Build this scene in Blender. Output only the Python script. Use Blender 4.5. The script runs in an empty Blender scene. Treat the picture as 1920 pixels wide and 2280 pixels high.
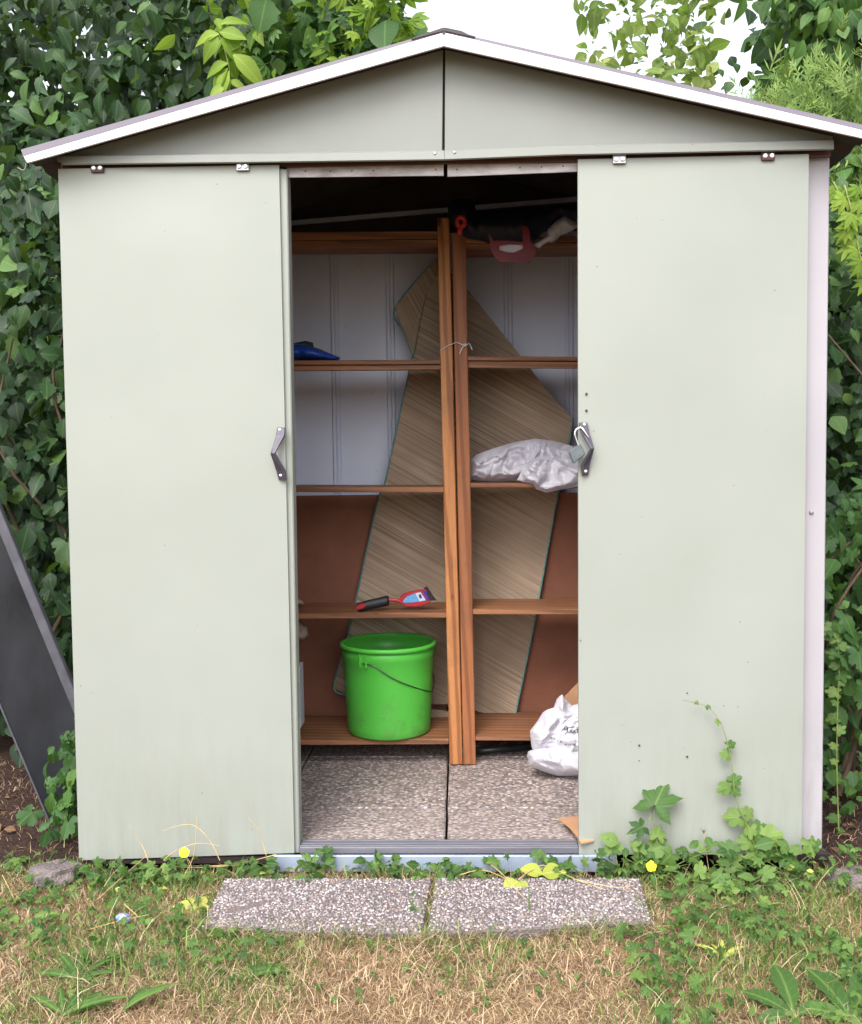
import bpy, bmesh, math, random
import numpy as np
from mathutils import Vector, Matrix, noise
from mathutils.geometry import delaunay_2d_cdt
from mathutils.bvhtree import BVHTree

random.seed(7)
rng = np.random.default_rng(11)
scene = bpy.context.scene
C = scene.collection

# ------------------------------------------------------------------ camera
FPX, CX, CY = 2004.7, 882.0, 1047.4
CAM = Vector((0.0, -2.59, 1.09))
ROT = (Matrix.Rotation(math.radians(1.7), 3, 'Z') @ Matrix.Rotation(math.radians(90 - 3.3), 3, 'X')
       @ Matrix.Rotation(math.radians(-0.7), 3, 'Z'))
cd = bpy.data.cameras.new('camera')
cam = bpy.data.objects.new('camera', cd)
C.objects.link(cam)
cam.matrix_world = Matrix.Translation(CAM) @ ROT.to_4x4()
cd.sensor_fit = 'VERTICAL'
cd.sensor_height = 24.0
cd.lens = 24.0 * FPX / 2094.8
cd.clip_start = 0.05
cd.clip_end = 3000
scene.camera = cam

# ------------------------------------------------------------------ light
SUN_EL, SUN_AZ = 52.0, 200.0      # azimuth: direction the light comes from, clockwise from +Y
w = bpy.data.worlds.new('World')
scene.world = w
w.use_nodes = True
nt = w.node_tree
nt.nodes.clear()
out = nt.nodes.new('ShaderNodeOutputWorld')
bg = nt.nodes.new('ShaderNodeBackground')
hs = nt.nodes.new('ShaderNodeHueSaturation')
sky = nt.nodes.new('ShaderNodeTexSky')
sky.sky_type = 'NISHITA'
sky.sun_disc = False
sky.sun_elevation = math.radians(SUN_EL)
sky.sun_rotation = math.radians(SUN_AZ)
sky.air_density = 1.0
sky.dust_density = 4.0
hs.inputs['Saturation'].default_value = 0.32
hs.inputs['Value'].default_value = 1.25
nt.links.new(sky.outputs[0], hs.inputs['Color'])
nt.links.new(hs.outputs[0], bg.inputs['Color'])
bg.inputs['Strength'].default_value = 0.15
nt.links.new(bg.outputs[0], out.inputs[0])
sd = bpy.data.lights.new('sun', 'SUN')
sd.energy = 0.7
sd.angle = math.radians(35)
sd.color = (1.0, 0.97, 0.92)
sun = bpy.data.objects.new('sun', sd)
C.objects.link(sun)
az, el = math.radians(SUN_AZ), math.radians(SUN_EL)
sdir = Vector((math.sin(az) * math.cos(el), math.cos(az) * math.cos(el), math.sin(el)))
sun.rotation_euler = sdir.to_track_quat('Z', 'Y').to_euler()
sun.location = sdir * 20
scene.view_settings.view_transform = 'Standard'
scene.view_settings.look = 'None'
scene.view_settings.exposure = 1.35
scene.view_settings.gamma = 1.0
scene.render.engine = 'CYCLES'
scene.cycles.max_bounces = 10
scene.cycles.diffuse_bounces = 6
scene.render.film_transparent = False


# ------------------------------------------------------------------ helpers
def ray(x, y):
    return ROT @ Vector(((x - CX) / FPX, -(y - CY) / FPX, -1.0))


def at(x, y, Y):
    d = ray(x, y)
    return CAM + d * ((Y - CAM.y) / d.y)


def atz(x, y, Z):
    d = ray(x, y)
    return CAM + d * ((Z - CAM.z) / d.z)


K = 1.08844


def crop(x0, y0, s):
    return lambda x, y: ((x0 + x / s) / K, (y0 + y / s) / K)


Z1 = crop(0, 0, 1.764)
Z2 = crop(920, 0, 1.764)
Z3 = crop(600, 350, 2.3838)
Z4 = crop(600, 950, 2.3838)
Z5 = crop(600, 1350, 2.3838)
Z6 = crop(0, 1650, 1.8375)
Z7 = crop(960, 1650, 1.8375)
ZH = crop(560, 900, 10.47)
ZR = crop(1230, 900, 10.47)
ZB = crop(1130, 1500, 8.06)
ZD = crop(960, 420, 5.188)
ZT = crop(760, 1280, 7.35)
ZL = crop(0, 1050, 2.4647)


def wpos(o):
    p = Vector((0, 0, 0))
    while o:
        p += o.location
        o = o.parent
    return p


def link(name, me, mat, parent=None, base=None, smooth=None):
    """me in world coordinates; shifted so that the object's origin is its parent's (or base)"""
    o = bpy.data.objects.new(name, me)
    C.objects.link(o)
    if parent is not None:
        o.parent = parent
        off = wpos(parent)
        me.transform(Matrix.Translation(-off))
    elif base is not None:
        me.transform(Matrix.Translation(-Vector(base)))
        o.location = base
    if mat is not None:
        if isinstance(mat, (list, tuple)):
            for m in mat:
                me.materials.append(m)
        else:
            me.materials.append(mat)
    if smooth is not None:
        for p in me.polygons:
            p.use_smooth = smooth
    return o


def obj(name, bm, mat, parent=None, base=None, smooth=False):
    me = bpy.data.meshes.new(name)
    bmesh.ops.recalc_face_normals(bm, faces=bm.faces[:])
    bm.to_mesh(me)
    bm.free()
    return link(name, me, mat, parent, base, smooth)


def thing(name, label, cat, loc=(0, 0, 0), group=None):
    o = bpy.data.objects.new(name, None)
    o.empty_display_size = 0.1
    C.objects.link(o)
    o.location = loc
    o['label'] = label
    o['category'] = cat
    if group:
        o['group'] = group
    return o


def tag(o, label=None, cat=None, group=None, kind=None):
    if label: o['label'] = label
    if cat: o['category'] = cat
    if group: o['group'] = group
    if kind: o['kind'] = kind
    return o


def box(bm, lo, hi, bev=0.0, seg=1):
    lo, hi = Vector(lo), Vector(hi)
    vs = [bm.verts.new((x, y, z)) for x in (lo.x, hi.x) for y in (lo.y, hi.y) for z in (lo.z, hi.z)]
    idx = [(0, 1, 3, 2), (4, 6, 7, 5), (0, 4, 5, 1), (2, 3, 7, 6), (0, 2, 6, 4), (1, 5, 7, 3)]
    fs = [bm.faces.new([vs[i] for i in f]) for f in idx]
    if bev > 0:
        es = list({e for f in fs for e in f.edges})
        bmesh.ops.bevel(bm, geom=es, offset=bev, segments=seg, affect='EDGES', clamp_overlap=True)
    return bm


def prism(bm, pts, vec, bev=0.0):
    """pts: front outline (list of Vector), extruded by vec"""
    vec = Vector(vec)
    a = [bm.verts.new(p) for p in pts]
    b = [bm.verts.new(Vector(p) + vec) for p in pts]
    n = len(pts)
    fs = [bm.faces.new(a), bm.faces.new(b[::-1])]
    for i in range(n):
        fs.append(bm.faces.new((a[i], b[i], b[(i + 1) % n], a[(i + 1) % n])))
    if bev > 0:
        es = list({e for f in fs for e in f.edges})
        bmesh.ops.bevel(bm, geom=es, offset=bev, segments=1, affect='EDGES', clamp_overlap=True)
    return bm


def tube(bm, pts, r, seg=8, r2=None, cap=True):
    pts = [Vector(p) for p in pts]
    n = len(pts)
    rings = []
    prev = None
    for i, p in enumerate(pts):
        t = (pts[min(i + 1, n - 1)] - pts[max(i - 1, 0)]).normalized()
        if prev is None:
            a = t.orthogonal().normalized()
        else:
            a = (prev - t * prev.dot(t))
            a = a.normalized() if a.length > 1e-6 else t.orthogonal().normalized()
        prev = a
        b = t.cross(a)
        rr = r if r2 is None else r + (r2 - r) * i / max(1, n - 1)
        rings.append([bm.verts.new(p + (a * math.cos(2 * math.pi * k / seg) + b * math.sin(2 * math.pi * k / seg)) * rr)
                      for k in range(seg)])
    for i in range(n - 1):
        for k in range(seg):
            bm.faces.new((rings[i][k], rings[i][(k + 1) % seg], rings[i + 1][(k + 1) % seg], rings[i + 1][k]))
    if cap:
        bm.faces.new(rings[0][::-1])
        bm.faces.new(rings[-1])
    return bm


def spline(pts, n=6):
    pts = [Vector(p) for p in pts]
    P = [pts[0]] + pts + [pts[-1]]
    o = []
    for i in range(1, len(P) - 2):
        for k in range(n):
            t = k / n
            a, b, c, d = P[i - 1], P[i], P[i + 1], P[i + 2]
            o.append(0.5 * ((2 * b) + (c - a) * t + (2 * a - 5 * b + 4 * c - d) * t * t + (3 * b - a - 3 * c + d) * t ** 3))
    o.append(pts[-1])
    return o


def disc_dome(bm, c, r, h, axis=Vector((0, -1, 0)), seg=10):
    """small domed bolt head facing axis"""
    c = Vector(c)
    a = axis.orthogonal().normalized()
    b = axis.cross(a)
    prev = None
    for rr, hh in ((r, 0), (r, h * .5), (r * .75, h * .9), (r * .3, h)):
        ring = [bm.verts.new(c + axis * hh + (a * math.cos(2 * math.pi * k / seg) + b * math.sin(2 * math.pi * k / seg)) * rr)
                for k in range(seg)]
        if prev:
            for k in range(seg):
                bm.faces.new((prev[k], prev[(k + 1) % seg], ring[(k + 1) % seg], ring[k]))
        prev = ring
    bm.faces.new(prev)


def resample(poly, step, close=True):
    o = []
    n = len(poly)
    for i in range(n if close else n - 1):
        a, b = Vector(poly[i]), Vector(poly[(i + 1) % n])
        m = max(1, int((b - a).length / step))
        for k in range(m):
            o.append(a.lerp(b, k / m))
    if not close:
        o.append(Vector(poly[-1]))
    return o


def cdt_fill(poly2, step):
    """boundary + jittered interior grid -> verts, tris, boundary count"""
    B = [Vector((p[0], p[1])) for p in resample([Vector((p[0], p[1])) for p in poly2], step)]
    nb = len(B)
    arr = np.array([(p.x, p.y) for p in B])
    x0, y0 = arr.min(0)
    x1, y1 = arr.max(0)
    pts = list(B)
    A, Bn = arr, np.roll(arr, -1, 0)
    row = 0
    y = y0 + step * .5
    while y < y1:
        x = x0 + (step * .5 if row % 2 else 0)
        while x < x1:
            p = np.array((x, y)) + rng.uniform(-.15, .15, 2) * step
            c = ((A[:, 1] > p[1]) != (Bn[:, 1] > p[1]))
            with np.errstate(divide='ignore', invalid='ignore'):
                xi = (Bn[:, 0] - A[:, 0]) * (p[1] - A[:, 1]) / (Bn[:, 1] - A[:, 1]) + A[:, 0]
            if (np.count_nonzero(c & (p[0] < xi)) % 2) == 1 and np.min(np.hypot(arr[:, 0] - p[0], arr[:, 1] - p[1])) > step * .45:
                pts.append(Vector((p[0], p[1])))
            x += step
        y += step * .87
        row += 1
    r = delaunay_2d_cdt(pts, [], [list(range(nb))], 1, 1e-6)
    V = [Vector(v) for v in r[0]]
    F = [tuple(f) for f in r[2]]
    d = []
    for v in V:
        d.append(float(np.min(np.hypot(arr[:, 0] - v.x, arr[:, 1] - v.y))))
    return V, F, d


def worley(p, seeds):
    d = np.sort(np.hypot(seeds[:, 0] - p[0], seeds[:, 1] - p[1]))
    return d[1] - d[0]


def inflate(poly_px, Y, depth, step=8, edge=40, crease=0.012, nseeds=26, back=True, tilt=0.0, sd=1):
    """closed crumpled volume whose outline is poly_px (photo pixels) at plane Y"""
    r = np.random.default_rng(sd)
    V, F, d = cdt_fill(poly_px, step)
    arr = np.array([(v.x, v.y) for v in V])
    lo, hi = arr.min(0), arr.max(0)
    seeds = r.uniform(lo - 20, hi + 20, (nseeds, 2))
    seeds2 = r.uniform(lo - 20, hi + 20, (nseeds * 5, 2))
    size = (hi - lo).max()
    dirs = r.normal(size=(nseeds * 5, 2))
    bm = bmesh.new()
    fr, bk = [], []
    for v, dd in zip(V, d):
        e = min(1.0, dd / edge)
        h = (1 - (1 - e) ** 2) ** .7
        q3 = Vector((v.x * .03, v.y * .03, sd * 1.7))
        wx, wy = noise.noise(q3) * 26, noise.noise(q3 + Vector((9, 4, 2))) * 26
        cr = 0
        for k_ in range(7):
            dk = dirs[k_] / np.hypot(*dirs[k_])
            fq = (.011, .016, .022, .03, .042, .06, .085)[k_]
            ph = (dk[0] * (v.x + wx) + dk[1] * (v.y + wy)) * fq + k_ * .37
            tri = abs((ph % 1) * 2 - 1)
            mask = .35 + .65 * max(0, min(1, .5 + 1.6 * noise.noise(Vector((v.x * .013, v.y * .013, k_ * 5.3 + sd)))))
            cr += (tri - .5) * mask * (.9, .85, .7, .5, .4, .28, .2)[k_]
        cr = crease * (cr + .7) * min(1, dd / (step * 1.2))
        yy = Y - depth * h - cr * min(1, e * 2) - tilt * (v.y - lo[1]) / (hi[1] - lo[1])
        fr.append(bm.verts.new(at(v.x, v.y, yy)))
        if dd < .5 or not back:
            bk.append(fr[-1])
        else:
            q = at(v.x, v.y, Y)
            bk.append(bm.verts.new((q.x, Y + depth * .6 * h - tilt * (v.y - lo[1]) / (hi[1] - lo[1]), q.z)))
    for f in F:
        bm.faces.new([fr[i] for i in f])
        if back and len({bk[i] for i in f}) == 3 and not all(bk[i] is fr[i] for i in f):
            bm.faces.new([bk[i] for i in f][::-1])
    return bm


# ------------------------------------------------------------------ materials
def lin(r, g, b):
    f = lambda c: (c / 255 / 12.92) if c / 255 <= 0.04045 else ((c / 255 + .055) / 1.055) ** 2.4
    return (f(r), f(g), f(b), 1)


class M:
    def __init__(s, name, rough=0.6, metal=0.0, spec=0.5):
        s.m = bpy.data.materials.new(name)
        s.m.use_nodes = True
        s.nt = s.m.node_tree
        s.b = s.nt.nodes['Principled BSDF']
        s.out = s.nt.nodes['Material Output']
        s.b.inputs['Roughness'].default_value = rough
        s.b.inputs['Metallic'].default_value = metal
        s.b.inputs['Specular IOR Level'].default_value = spec
        s.tc = s.nt.nodes.new('ShaderNodeTexCoord').outputs['Object']

    def n(s, t, **kw):
        x = s.nt.nodes.new(t)
        for k, v in kw.items():
            setattr(x, k, v)
        return x

    def put(s, sock, v):
        if isinstance(v, bpy.types.NodeSocket):
            s.nt.links.new(v, sock)
        else:
            sock.default_value = v

    def map(s, scale=(1, 1, 1), rot=(0, 0, 0), loc=(0, 0, 0), src=None):
        m = s.n('ShaderNodeMapping')
        s.put(m.inputs['Vector'], src or s.tc)
        m.inputs['Scale'].default_value = scale
        m.inputs['Rotation'].default_value = rot
        m.inputs['Location'].default_value = loc
        return m.outputs[0]

    def noise(s, scale, vec=None, detail=4, rough=.55, dist=0, out='Fac'):
        x = s.n('ShaderNodeTexNoise')
        s.put(x.inputs['Vector'], vec or s.tc)
        x.inputs['Scale'].default_value = scale
        x.inputs['Detail'].default_value = detail
        x.inputs['Roughness'].default_value = rough
        x.inputs['Distortion'].default_value = dist
        return x.outputs[out]

    def vor(s, scale, vec=None, feature='F1', out='Distance', rnd=1.0):
        x = s.n('ShaderNodeTexVoronoi')
        x.feature = feature
        s.put(x.inputs['Vector'], vec or s.tc)
        x.inputs['Scale'].default_value = scale
        x.inputs['Randomness'].default_value = rnd
        return x.outputs[out]

    def ramp(s, fac, stops, interp='LINEAR'):
        r = s.n('ShaderNodeValToRGB')
        s.put(r.inputs[0], fac)
        cr = r.color_ramp
        cr.interpolation = interp
        while len(cr.elements) < len(stops):
            cr.elements.new(.5)
        for e, (p, c) in zip(cr.elements, stops):
            e.position = p
            e.color = c if not isinstance(c, (int, float)) else (c, c, c, 1)
        return r.outputs[0]

    def mix(s, fac, a, b, mode='MIX'):
        x = s.n('ShaderNodeMix', data_type='RGBA', blend_type=mode)
        s.put(x.inputs[0], fac)
        s.put(x.inputs[6], a)
        s.put(x.inputs[7], b)
        return x.outputs[2]

    def math(s, op, a, b=0.0, clamp=False):
        x = s.n('ShaderNodeMath', operation=op, use_clamp=clamp)
        s.put(x.inputs[0], a)
        s.put(x.inputs[1], b)
        return x.outputs[0]

    def sep(s, vec=None):
        x = s.n('ShaderNodeSeparateXYZ')
        s.put(x.inputs[0], vec or s.tc)
        return x.outputs

    def attr(s, name, out='Fac'):
        x = s.n('ShaderNodeAttribute')
        x.attribute_name = name
        return x.outputs[out]

    def col(s, c):
        s.put(s.b.inputs['Base Color'], c)
        return s

    def rough(s, c):
        s.put(s.b.inputs['Roughness'], c)
        return s

    def bump(s, h, strength=.3, dist=.01):
        x = s.n('ShaderNodeBump')
        s.put(x.inputs['Height'], h)
        x.inputs['Strength'].default_value = strength
        x.inputs['Distance'].default_value = dist
        if s.b.inputs['Normal'].is_linked:
            s.put(x.inputs['Normal'], s.b.inputs['Normal'].links[0].from_socket)
        s.put(s.b.inputs['Normal'], x.outputs[0])
        return s


def mat_paint(name, rgb, rgb2, dirt=.35, rough=.45, groundz=0.05):
    m = M(name, rough=rough)
    n1 = m.noise(2.2, detail=5)
    base = m.mix(m.ramp(n1, [(.3, 0), (.7, 1)]), rgb, rgb2)
    # streaky grime that starts at the bottom edge (splash dirt)
    z = m.sep()[2]
    zf = m.math('MULTIPLY', m.math('SUBTRACT', 0.42 + groundz, z), 1.7, True)
    st = m.noise(6, m.map((6, 6, .9)), detail=6, rough=.7)
    f = m.math('MULTIPLY', zf, m.ramp(st, [(.42, 0), (.75, 1)]))
    base = m.mix(m.math('MULTIPLY', f, dirt), base, lin(120, 118, 100))
    # specks
    v = m.vor(23)
    spk = m.math('MULTIPLY', m.ramp(v, [(.035, 1), (.05, 0)]), m.ramp(m.noise(9, detail=1), [(.56, 0), (.62, 1)]))
    base = m.mix(m.math('MULTIPLY', spk, .8), base, lin(90, 80, 62))
    # faint scratches
    sc = m.noise(3.5, m.map((1, 1, 26), rot=(0, .7, 0)), detail=2)
    base = m.mix(m.math('MULTIPLY', m.ramp(sc, [(.74, 0), (.78, 1)]), .02), base, lin(240, 240, 236))
    m.col(base)
    m.rough(m.ramp(m.noise(5), [(.3, rough - .06), (.7, rough + .12)]))
    m.bump(m.noise(1.6, detail=2), .35, .012)
    m.bump(m.noise(260, detail=2), .06, .001)
    return m.m


mt = {}
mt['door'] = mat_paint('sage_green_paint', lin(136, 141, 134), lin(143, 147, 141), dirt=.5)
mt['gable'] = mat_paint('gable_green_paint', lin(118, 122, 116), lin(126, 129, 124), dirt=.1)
mt['wall'] = mat_paint('white_coated_steel', lin(154, 150, 157), lin(162, 158, 164), dirt=.9)
mt['inner'] = mat_paint('inner_steel', lin(206, 213, 234), lin(220, 226, 244), dirt=.1, rough=.5)
mt['fascia'] = mat_paint('white_trim', lin(196, 192, 198), lin(214, 210, 214), dirt=0)
mt['roof'] = mat_paint('grey_roof_sheet', lin(108, 102, 114), lin(116, 110, 122), dirt=0)


def simple(name, rgb, rough=.5, metal=0, spec=.5, var=.25, scale=8, bump=0.0, bscale=60):
    m = M(name, rough, metal, spec)
    c = Vector(rgb[:3])
    a = tuple(c * (1 - var)) + (1,)
    b = tuple(min(1, x) for x in c * (1 + var)) + (1,)
    m.col(m.mix(m.ramp(m.noise(scale, detail=5), [(.3, 0), (.7, 1)]), a, b))
    if bump:
        m.bump(m.noise(bscale, detail=4), bump, .003)
    return m.m


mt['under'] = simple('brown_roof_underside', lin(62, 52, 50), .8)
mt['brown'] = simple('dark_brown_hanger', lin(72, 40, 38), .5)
mt['galv'] = simple('galvanised_steel', lin(165, 165, 170), .35, .8, var=.15, scale=30)
mt['bolt'] = simple('bright_bolt', lin(225, 225, 228), .3, .6, var=.1)
mt['slot'] = simple('dark_gap', lin(38, 26, 28), .9)
mt['hole'] = simple('rusty_hole', lin(60, 50, 42), .9)
mt['handle'] = simple('graphite_handle', lin(72, 68, 80), .45, .3, var=.2, scale=40, bump=.3)
mt['lock'] = simple('padlock_case', lin(98, 106, 110), .4, .5, var=.2, scale=60)
mt['chrome'] = simple('shackle_steel', lin(220, 215, 222), .2, 1, var=.1)
mt['ridge'] = simple('dark_ridge_cap', lin(62, 52, 60), .6)
mt['pipe'] = simple('black_pipe', lin(38, 40, 42), .35)
mt['clip'] = simple('dull_clip', lin(110, 108, 112), .5)
mt['string'] = simple('white_wire', lin(200, 200, 200), .5)
mt['teal'] = simple('teal_binding', lin(96, 140, 138), .8, var=.3, scale=80, bump=.4, bscale=300)
mt['red'] = simple('red_plastic', lin(170, 32, 44), .4, var=.15)
mt['dkred'] = simple('dark_red_plastic', lin(118, 18, 38), .45, var=.3, scale=20, bump=.4, bscale=25)
mt['redorange'] = simple('orange_red_plastic', lin(190, 46, 44), .4, var=.15)
mt['black'] = simple('black_rubber', lin(30, 30, 38), .55, var=.3, scale=60, bump=.2)
mt['wire'] = simple('bucket_wire', lin(90, 92, 88), .35, .9)
mt['blue'] = simple('blue_plastic_film', lin(32, 72, 165), .4, var=.3, bump=.5, bscale=20)
mt['dkgreen'] = simple('dark_green_cloth', lin(40, 60, 52), .8)
mt['navy'] = simple('navy_tarp', lin(14, 18, 36), .6, var=.35, bump=.5, bscale=14)
mt['card'] = simple('cardboard', lin(176, 132, 98), .85, var=.12, scale=12, bump=.15, bscale=120)
mt['beige'] = simple('beige_cloth', lin(150, 130, 118), .9, var=.15, bump=.4, bscale=30)
mt['ink'] = simple('black_ink', lin(26, 24, 34), .6)
mt['lblue'] = simple('sticker_blue', lin(96, 160, 215), .35, var=.18, scale=90)
mt['lwhite'] = simple('sticker_white', lin(205, 205, 220), .35, var=.1)
mt['dkblue'] = simple('sticker_dark_blue', lin(45, 50, 135), .35)
mt['yellow'] = simple('yellow_petal', lin(252, 226, 10), .5, var=.08)
mt['bark'] = simple('bark', lin(82, 66, 52), .9, var=.3, scale=30, bump=.6)
mt['stem'] = simple('green_stem', lin(120, 130, 70), .6, var=.25, scale=20)
mt['drystem'] = simple('dry_stem', lin(190, 160, 110), .8, var=.2, scale=20)
mt['framegrey'] = simple('grey_aluminium', lin(84, 84, 92), .5, .4, var=.25, scale=20)
mt['wrap'] = simple('blue_white_wrapper', lin(120, 140, 210), .4, var=.3, scale=50)
mt['strip'] = simple('blue_grey_zinc', lin(158, 170, 192), .35, .35, var=.18, scale=9)


def mat_track():
    m = M('threshold_grey', .5)
    m.col(m.mix(m.noise(7, m.map((.6, 8, 8)), detail=6), lin(72, 72, 80), lin(112, 110, 118)))
    m.bump(m.noise(90), .2, .002)
    return m.m


mt['track'] = mat_track()


def mat_lintel():
    m = M('scuffed_galvanised', .45, .2)
    n = m.noise(9, m.map((1, 1, 3)), detail=8, rough=.7)
    m.col(m.mix(m.ramp(n, [(.35, 0), (.65, 1)]), lin(135, 128, 130), lin(190, 186, 188)))
    return m.m


mt['lintel'] = mat_lintel()


def mat_wood(name, axis, c1, c2, c3):
    m = M(name, .55, spec=.35)
    sc = {'Z': (22, 22, 1.1), 'X': (1.1, 22, 22)}[axis]
    oi = m.n('ShaderNodeObjectInfo').outputs['Random']
    cmb = m.n('ShaderNodeCombineXYZ')
    for k_ in range(3): m.put(cmb.inputs[k_], m.math('MULTIPLY', oi, 37.0 + 11 * k_))
    va = m.n('ShaderNodeVectorMath', operation='ADD')
    m.put(va.inputs[0], m.tc); m.put(va.inputs[1], cmb.outputs[0])
    m.tc = va.outputs[0]
    v = m.map(sc)
    n0 = m.noise(1.0, v, detail=3, dist=.6)
    w = m.n('ShaderNodeTexWave', wave_type='BANDS', bands_direction='DIAGONAL')
    m.put(w.inputs['Vector'], v)
    w.inputs['Scale'].default_value = .8
    w.inputs['Distortion'].default_value = 5
    w.inputs['Detail'].default_value = 3
    w.inputs['Detail Scale'].default_value = 1.2
    g = m.ramp(w.outputs['Fac'], [(.15, 1), (.55, 0)])
    col = m.mix(m.ramp(n0, [(.3, 0), (.7, 1)]), c1, c2)
    col = m.mix(m.math('MULTIPLY', g, .62), col, c3)
    fine = m.noise(7, m.map(tuple(x * 3 for x in sc)), detail=3)
    col = m.mix(m.ramp(fine, [(.5, 0), (.8, .45)]), col, c3)
    ks = {'Z': (9, 9, 4.5), 'X': (4.5, 9, 9)}[axis]
    kn = m.ramp(m.vor(1, m.map(ks)), [(.05, .9), (.10, 0)])
    col = m.mix(kn, col, lin(70, 34, 26))
    col = m.mix(m.math('MULTIPLY', oi, .3), col, c3)
    col = m.mix(m.ramp(m.noise(5, detail=6, rough=.7), [(.5, 0), (.75, .4)]), col, lin(96, 70, 58))
    m.col(col)
    m.bump(w.outputs['Fac'], .12, .002)
    m.bump(fine, .15, .001)
    return m.m


W1, W2, W3 = lin(192, 132, 82), lin(172, 110, 68), lin(112, 64, 38)
mt['woodz'] = mat_wood('pine_upright', 'Z', W1, W2, W3)
mt['woodz2'] = mat_wood('pine_upright_redder', 'Z', lin(176, 116, 76), lin(156, 98, 64), W3)
mt['woodx'] = mat_wood('pine_board', 'X', lin(166, 116, 80), lin(146, 98, 68), lin(94, 60, 44))


def mat_hardboard():
    m = M('brown_hardboard', .7)
    n = m.noise(5, detail=6, rough=.6)
    c = m.mix(m.ramp(n, [(.35, 0), (.7, 1)]), lin(126, 78, 58), lin(148, 96, 72))
    c = m.mix(m.ramp(m.noise(220, detail=2), [(.35, .3), (.65, 0)]), c, lin(96, 50, 36))
    m.col(c)
    m.bump(m.noise(200), .12, .001)
    return m.m


mt['hard'] = mat_hardboard()


def mat_straw(name, ang):
    m = M(name, .7, spec=.3)
    # straws run along local X rotated by ang in the X-Z plane; thickness ~2.5 mm
    v = m.map((1, 1, 1), rot=(0, ang, 0))
    v2 = m.map((.9, .9, 260), src=v)
    n = m.noise(1, v2, detail=2, rough=.6)
    v3 = m.map((1.2, 1, 60), src=v)
    n2 = m.noise(1, v3, detail=4, rough=.75)
    col = m.ramp(n, [(.26, lin(92, 76, 64)), (.40, lin(158, 138, 118)), (.6, lin(186, 166, 144)), (.8, lin(208, 190, 168))])
    col = m.mix(m.ramp(n2, [(.46, 0), (.6, .3), (.78, .65)]), col, lin(122, 100, 82))
    col = m.mix(m.ramp(m.noise(3, v, detail=2), [(.4, 0), (.7, .5)]), col, lin(120, 100, 84))
    m.col(col)
    m.bump(n, .6, .003)
    return m.m


mt['straw'] = mat_straw('straw_weave', math.radians(-30))
mt['straw2'] = mat_straw('straw_weave_flap', math.radians(-62))


def mat_bucket():
    m = M('green_plastic', .38, spec=.5)
    s = m.noise(14, detail=6, rough=.7)
    s2 = m.noise(3, detail=2)
    f = m.math('MULTIPLY', m.ramp(s, [(.52, 0), (.72, .6)]), m.ramp(s2, [(.5, 0), (.6, 1)]))
    c = m.mix(f, lin(80, 182, 64), lin(78, 112, 58))
    dz = m.math('SUBTRACT', .16, m.sep()[2])
    dust = m.math('MULTIPLY', m.math('MULTIPLY', dz, 6.0, True), m.ramp(m.noise(22, detail=8, rough=.75), [(.45, 0), (.7, .55)]))
    c = m.mix(dust, c, lin(112, 128, 84))
    sc = m.noise(6, m.map((1.5, 1.5, 40), rot=(.2, .3, 0)), detail=3)
    c = m.mix(m.ramp(sc, [(.66, 0), (.72, .35)]), c, lin(150, 205, 130))
    m.col(c)
    m.bump(m.noise(9, detail=2), .15, .01)
    m.rough(m.ramp(s, [(.3, .34), (.7, .55)]))
    return m.m


mt['bucket'] = mat_bucket()


def mat_film(name, rgb, transl=.3):
    m = M(name, .27, spec=.6)
    m.col(m.mix(m.noise(6, detail=4), rgb, tuple(x * .86 for x in rgb[:3]) + (1,)))
    v = m.vor(17, m.map((1, 1, 1.6)), 'DISTANCE_TO_EDGE')
    m.bump(m.ramp(v, [(0, 0), (.5, 1)]), .1, .006)
    rg_ = m.math('ABSOLUTE', m.math('SUBTRACT', m.noise(11, m.map((1, 1, 1.7)), detail=7, dist=.8), .5))
    m.bump(m.ramp(rg_, [(0, 1), (.16, 0)]), .3, .006)
    rg2 = m.math('ABSOLUTE', m.math('SUBTRACT', m.noise(32, detail=4, dist=.5), .5))
    m.bump(m.ramp(rg2, [(0, 1), (.2, 0)]), .2, .003)
    t = m.n('ShaderNodeBsdfTranslucent')
    t.inputs['Color'].default_value = rgb
    ms = m.n('ShaderNodeMixShader')
    ms.inputs[0].default_value = transl
    m.nt.links.new(m.b.outputs[0], ms.inputs[1])
    m.nt.links.new(t.outputs[0], ms.inputs[2])
    m.nt.links.new(ms.outputs[0], m.out.inputs[0])
    return m.m


mt['film'] = mat_film('white_film', lin(228, 226, 236), .3)
mt['sack'] = mat_film('white_woven_bag', lin(226, 224, 234), .15)


def mat_aggregate(name, cols, size, mortar, small=True, wash=None):
    m = M(name, .75)
    d = m.vor(1 / size, out='Distance')
    cr = m.vor(1 / size, out='Color')
    val = m.sep(cr)[0]
    c = m.ramp(val, cols, 'CONSTANT')
    c = m.mix(m.math('MULTIPLY', m.noise(90, detail=3), .25), c, mortar)
    c = m.mix(m.ramp(d, [(.45, 0), (.65, .8)]), c, mortar)
    big = m.noise(3.2, detail=5)
    c = m.mix(m.ramp(big, [(.3, .3), (.6, 0)]), c, mortar)
    if wash:
        c = m.mix(.45, c, wash)
    m.col(c)
    m.bump(m.ramp(d, [(.0, 1), (.6, 0)]), .7, .004)
    return m.m


mt['slab_in'] = mat_aggregate('washed_aggregate_inside',
                              [(0, lin(172, 158, 154)), (.22, lin(120, 110, 110)), (.42, lin(204, 192, 188)), (.56, lin(142, 126, 118)), (.7, lin(84, 78, 82)),
                               (.84, lin(186, 168, 154))], .0105, lin(116, 106, 103))
mt['slab_base'] = mat_aggregate('washed_aggregate_outside',
                                [(0, lin(108, 98, 98)), (.4, lin(90, 82, 82)), (.7, lin(122, 110, 108))], .006, lin(96, 86, 84))


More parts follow.
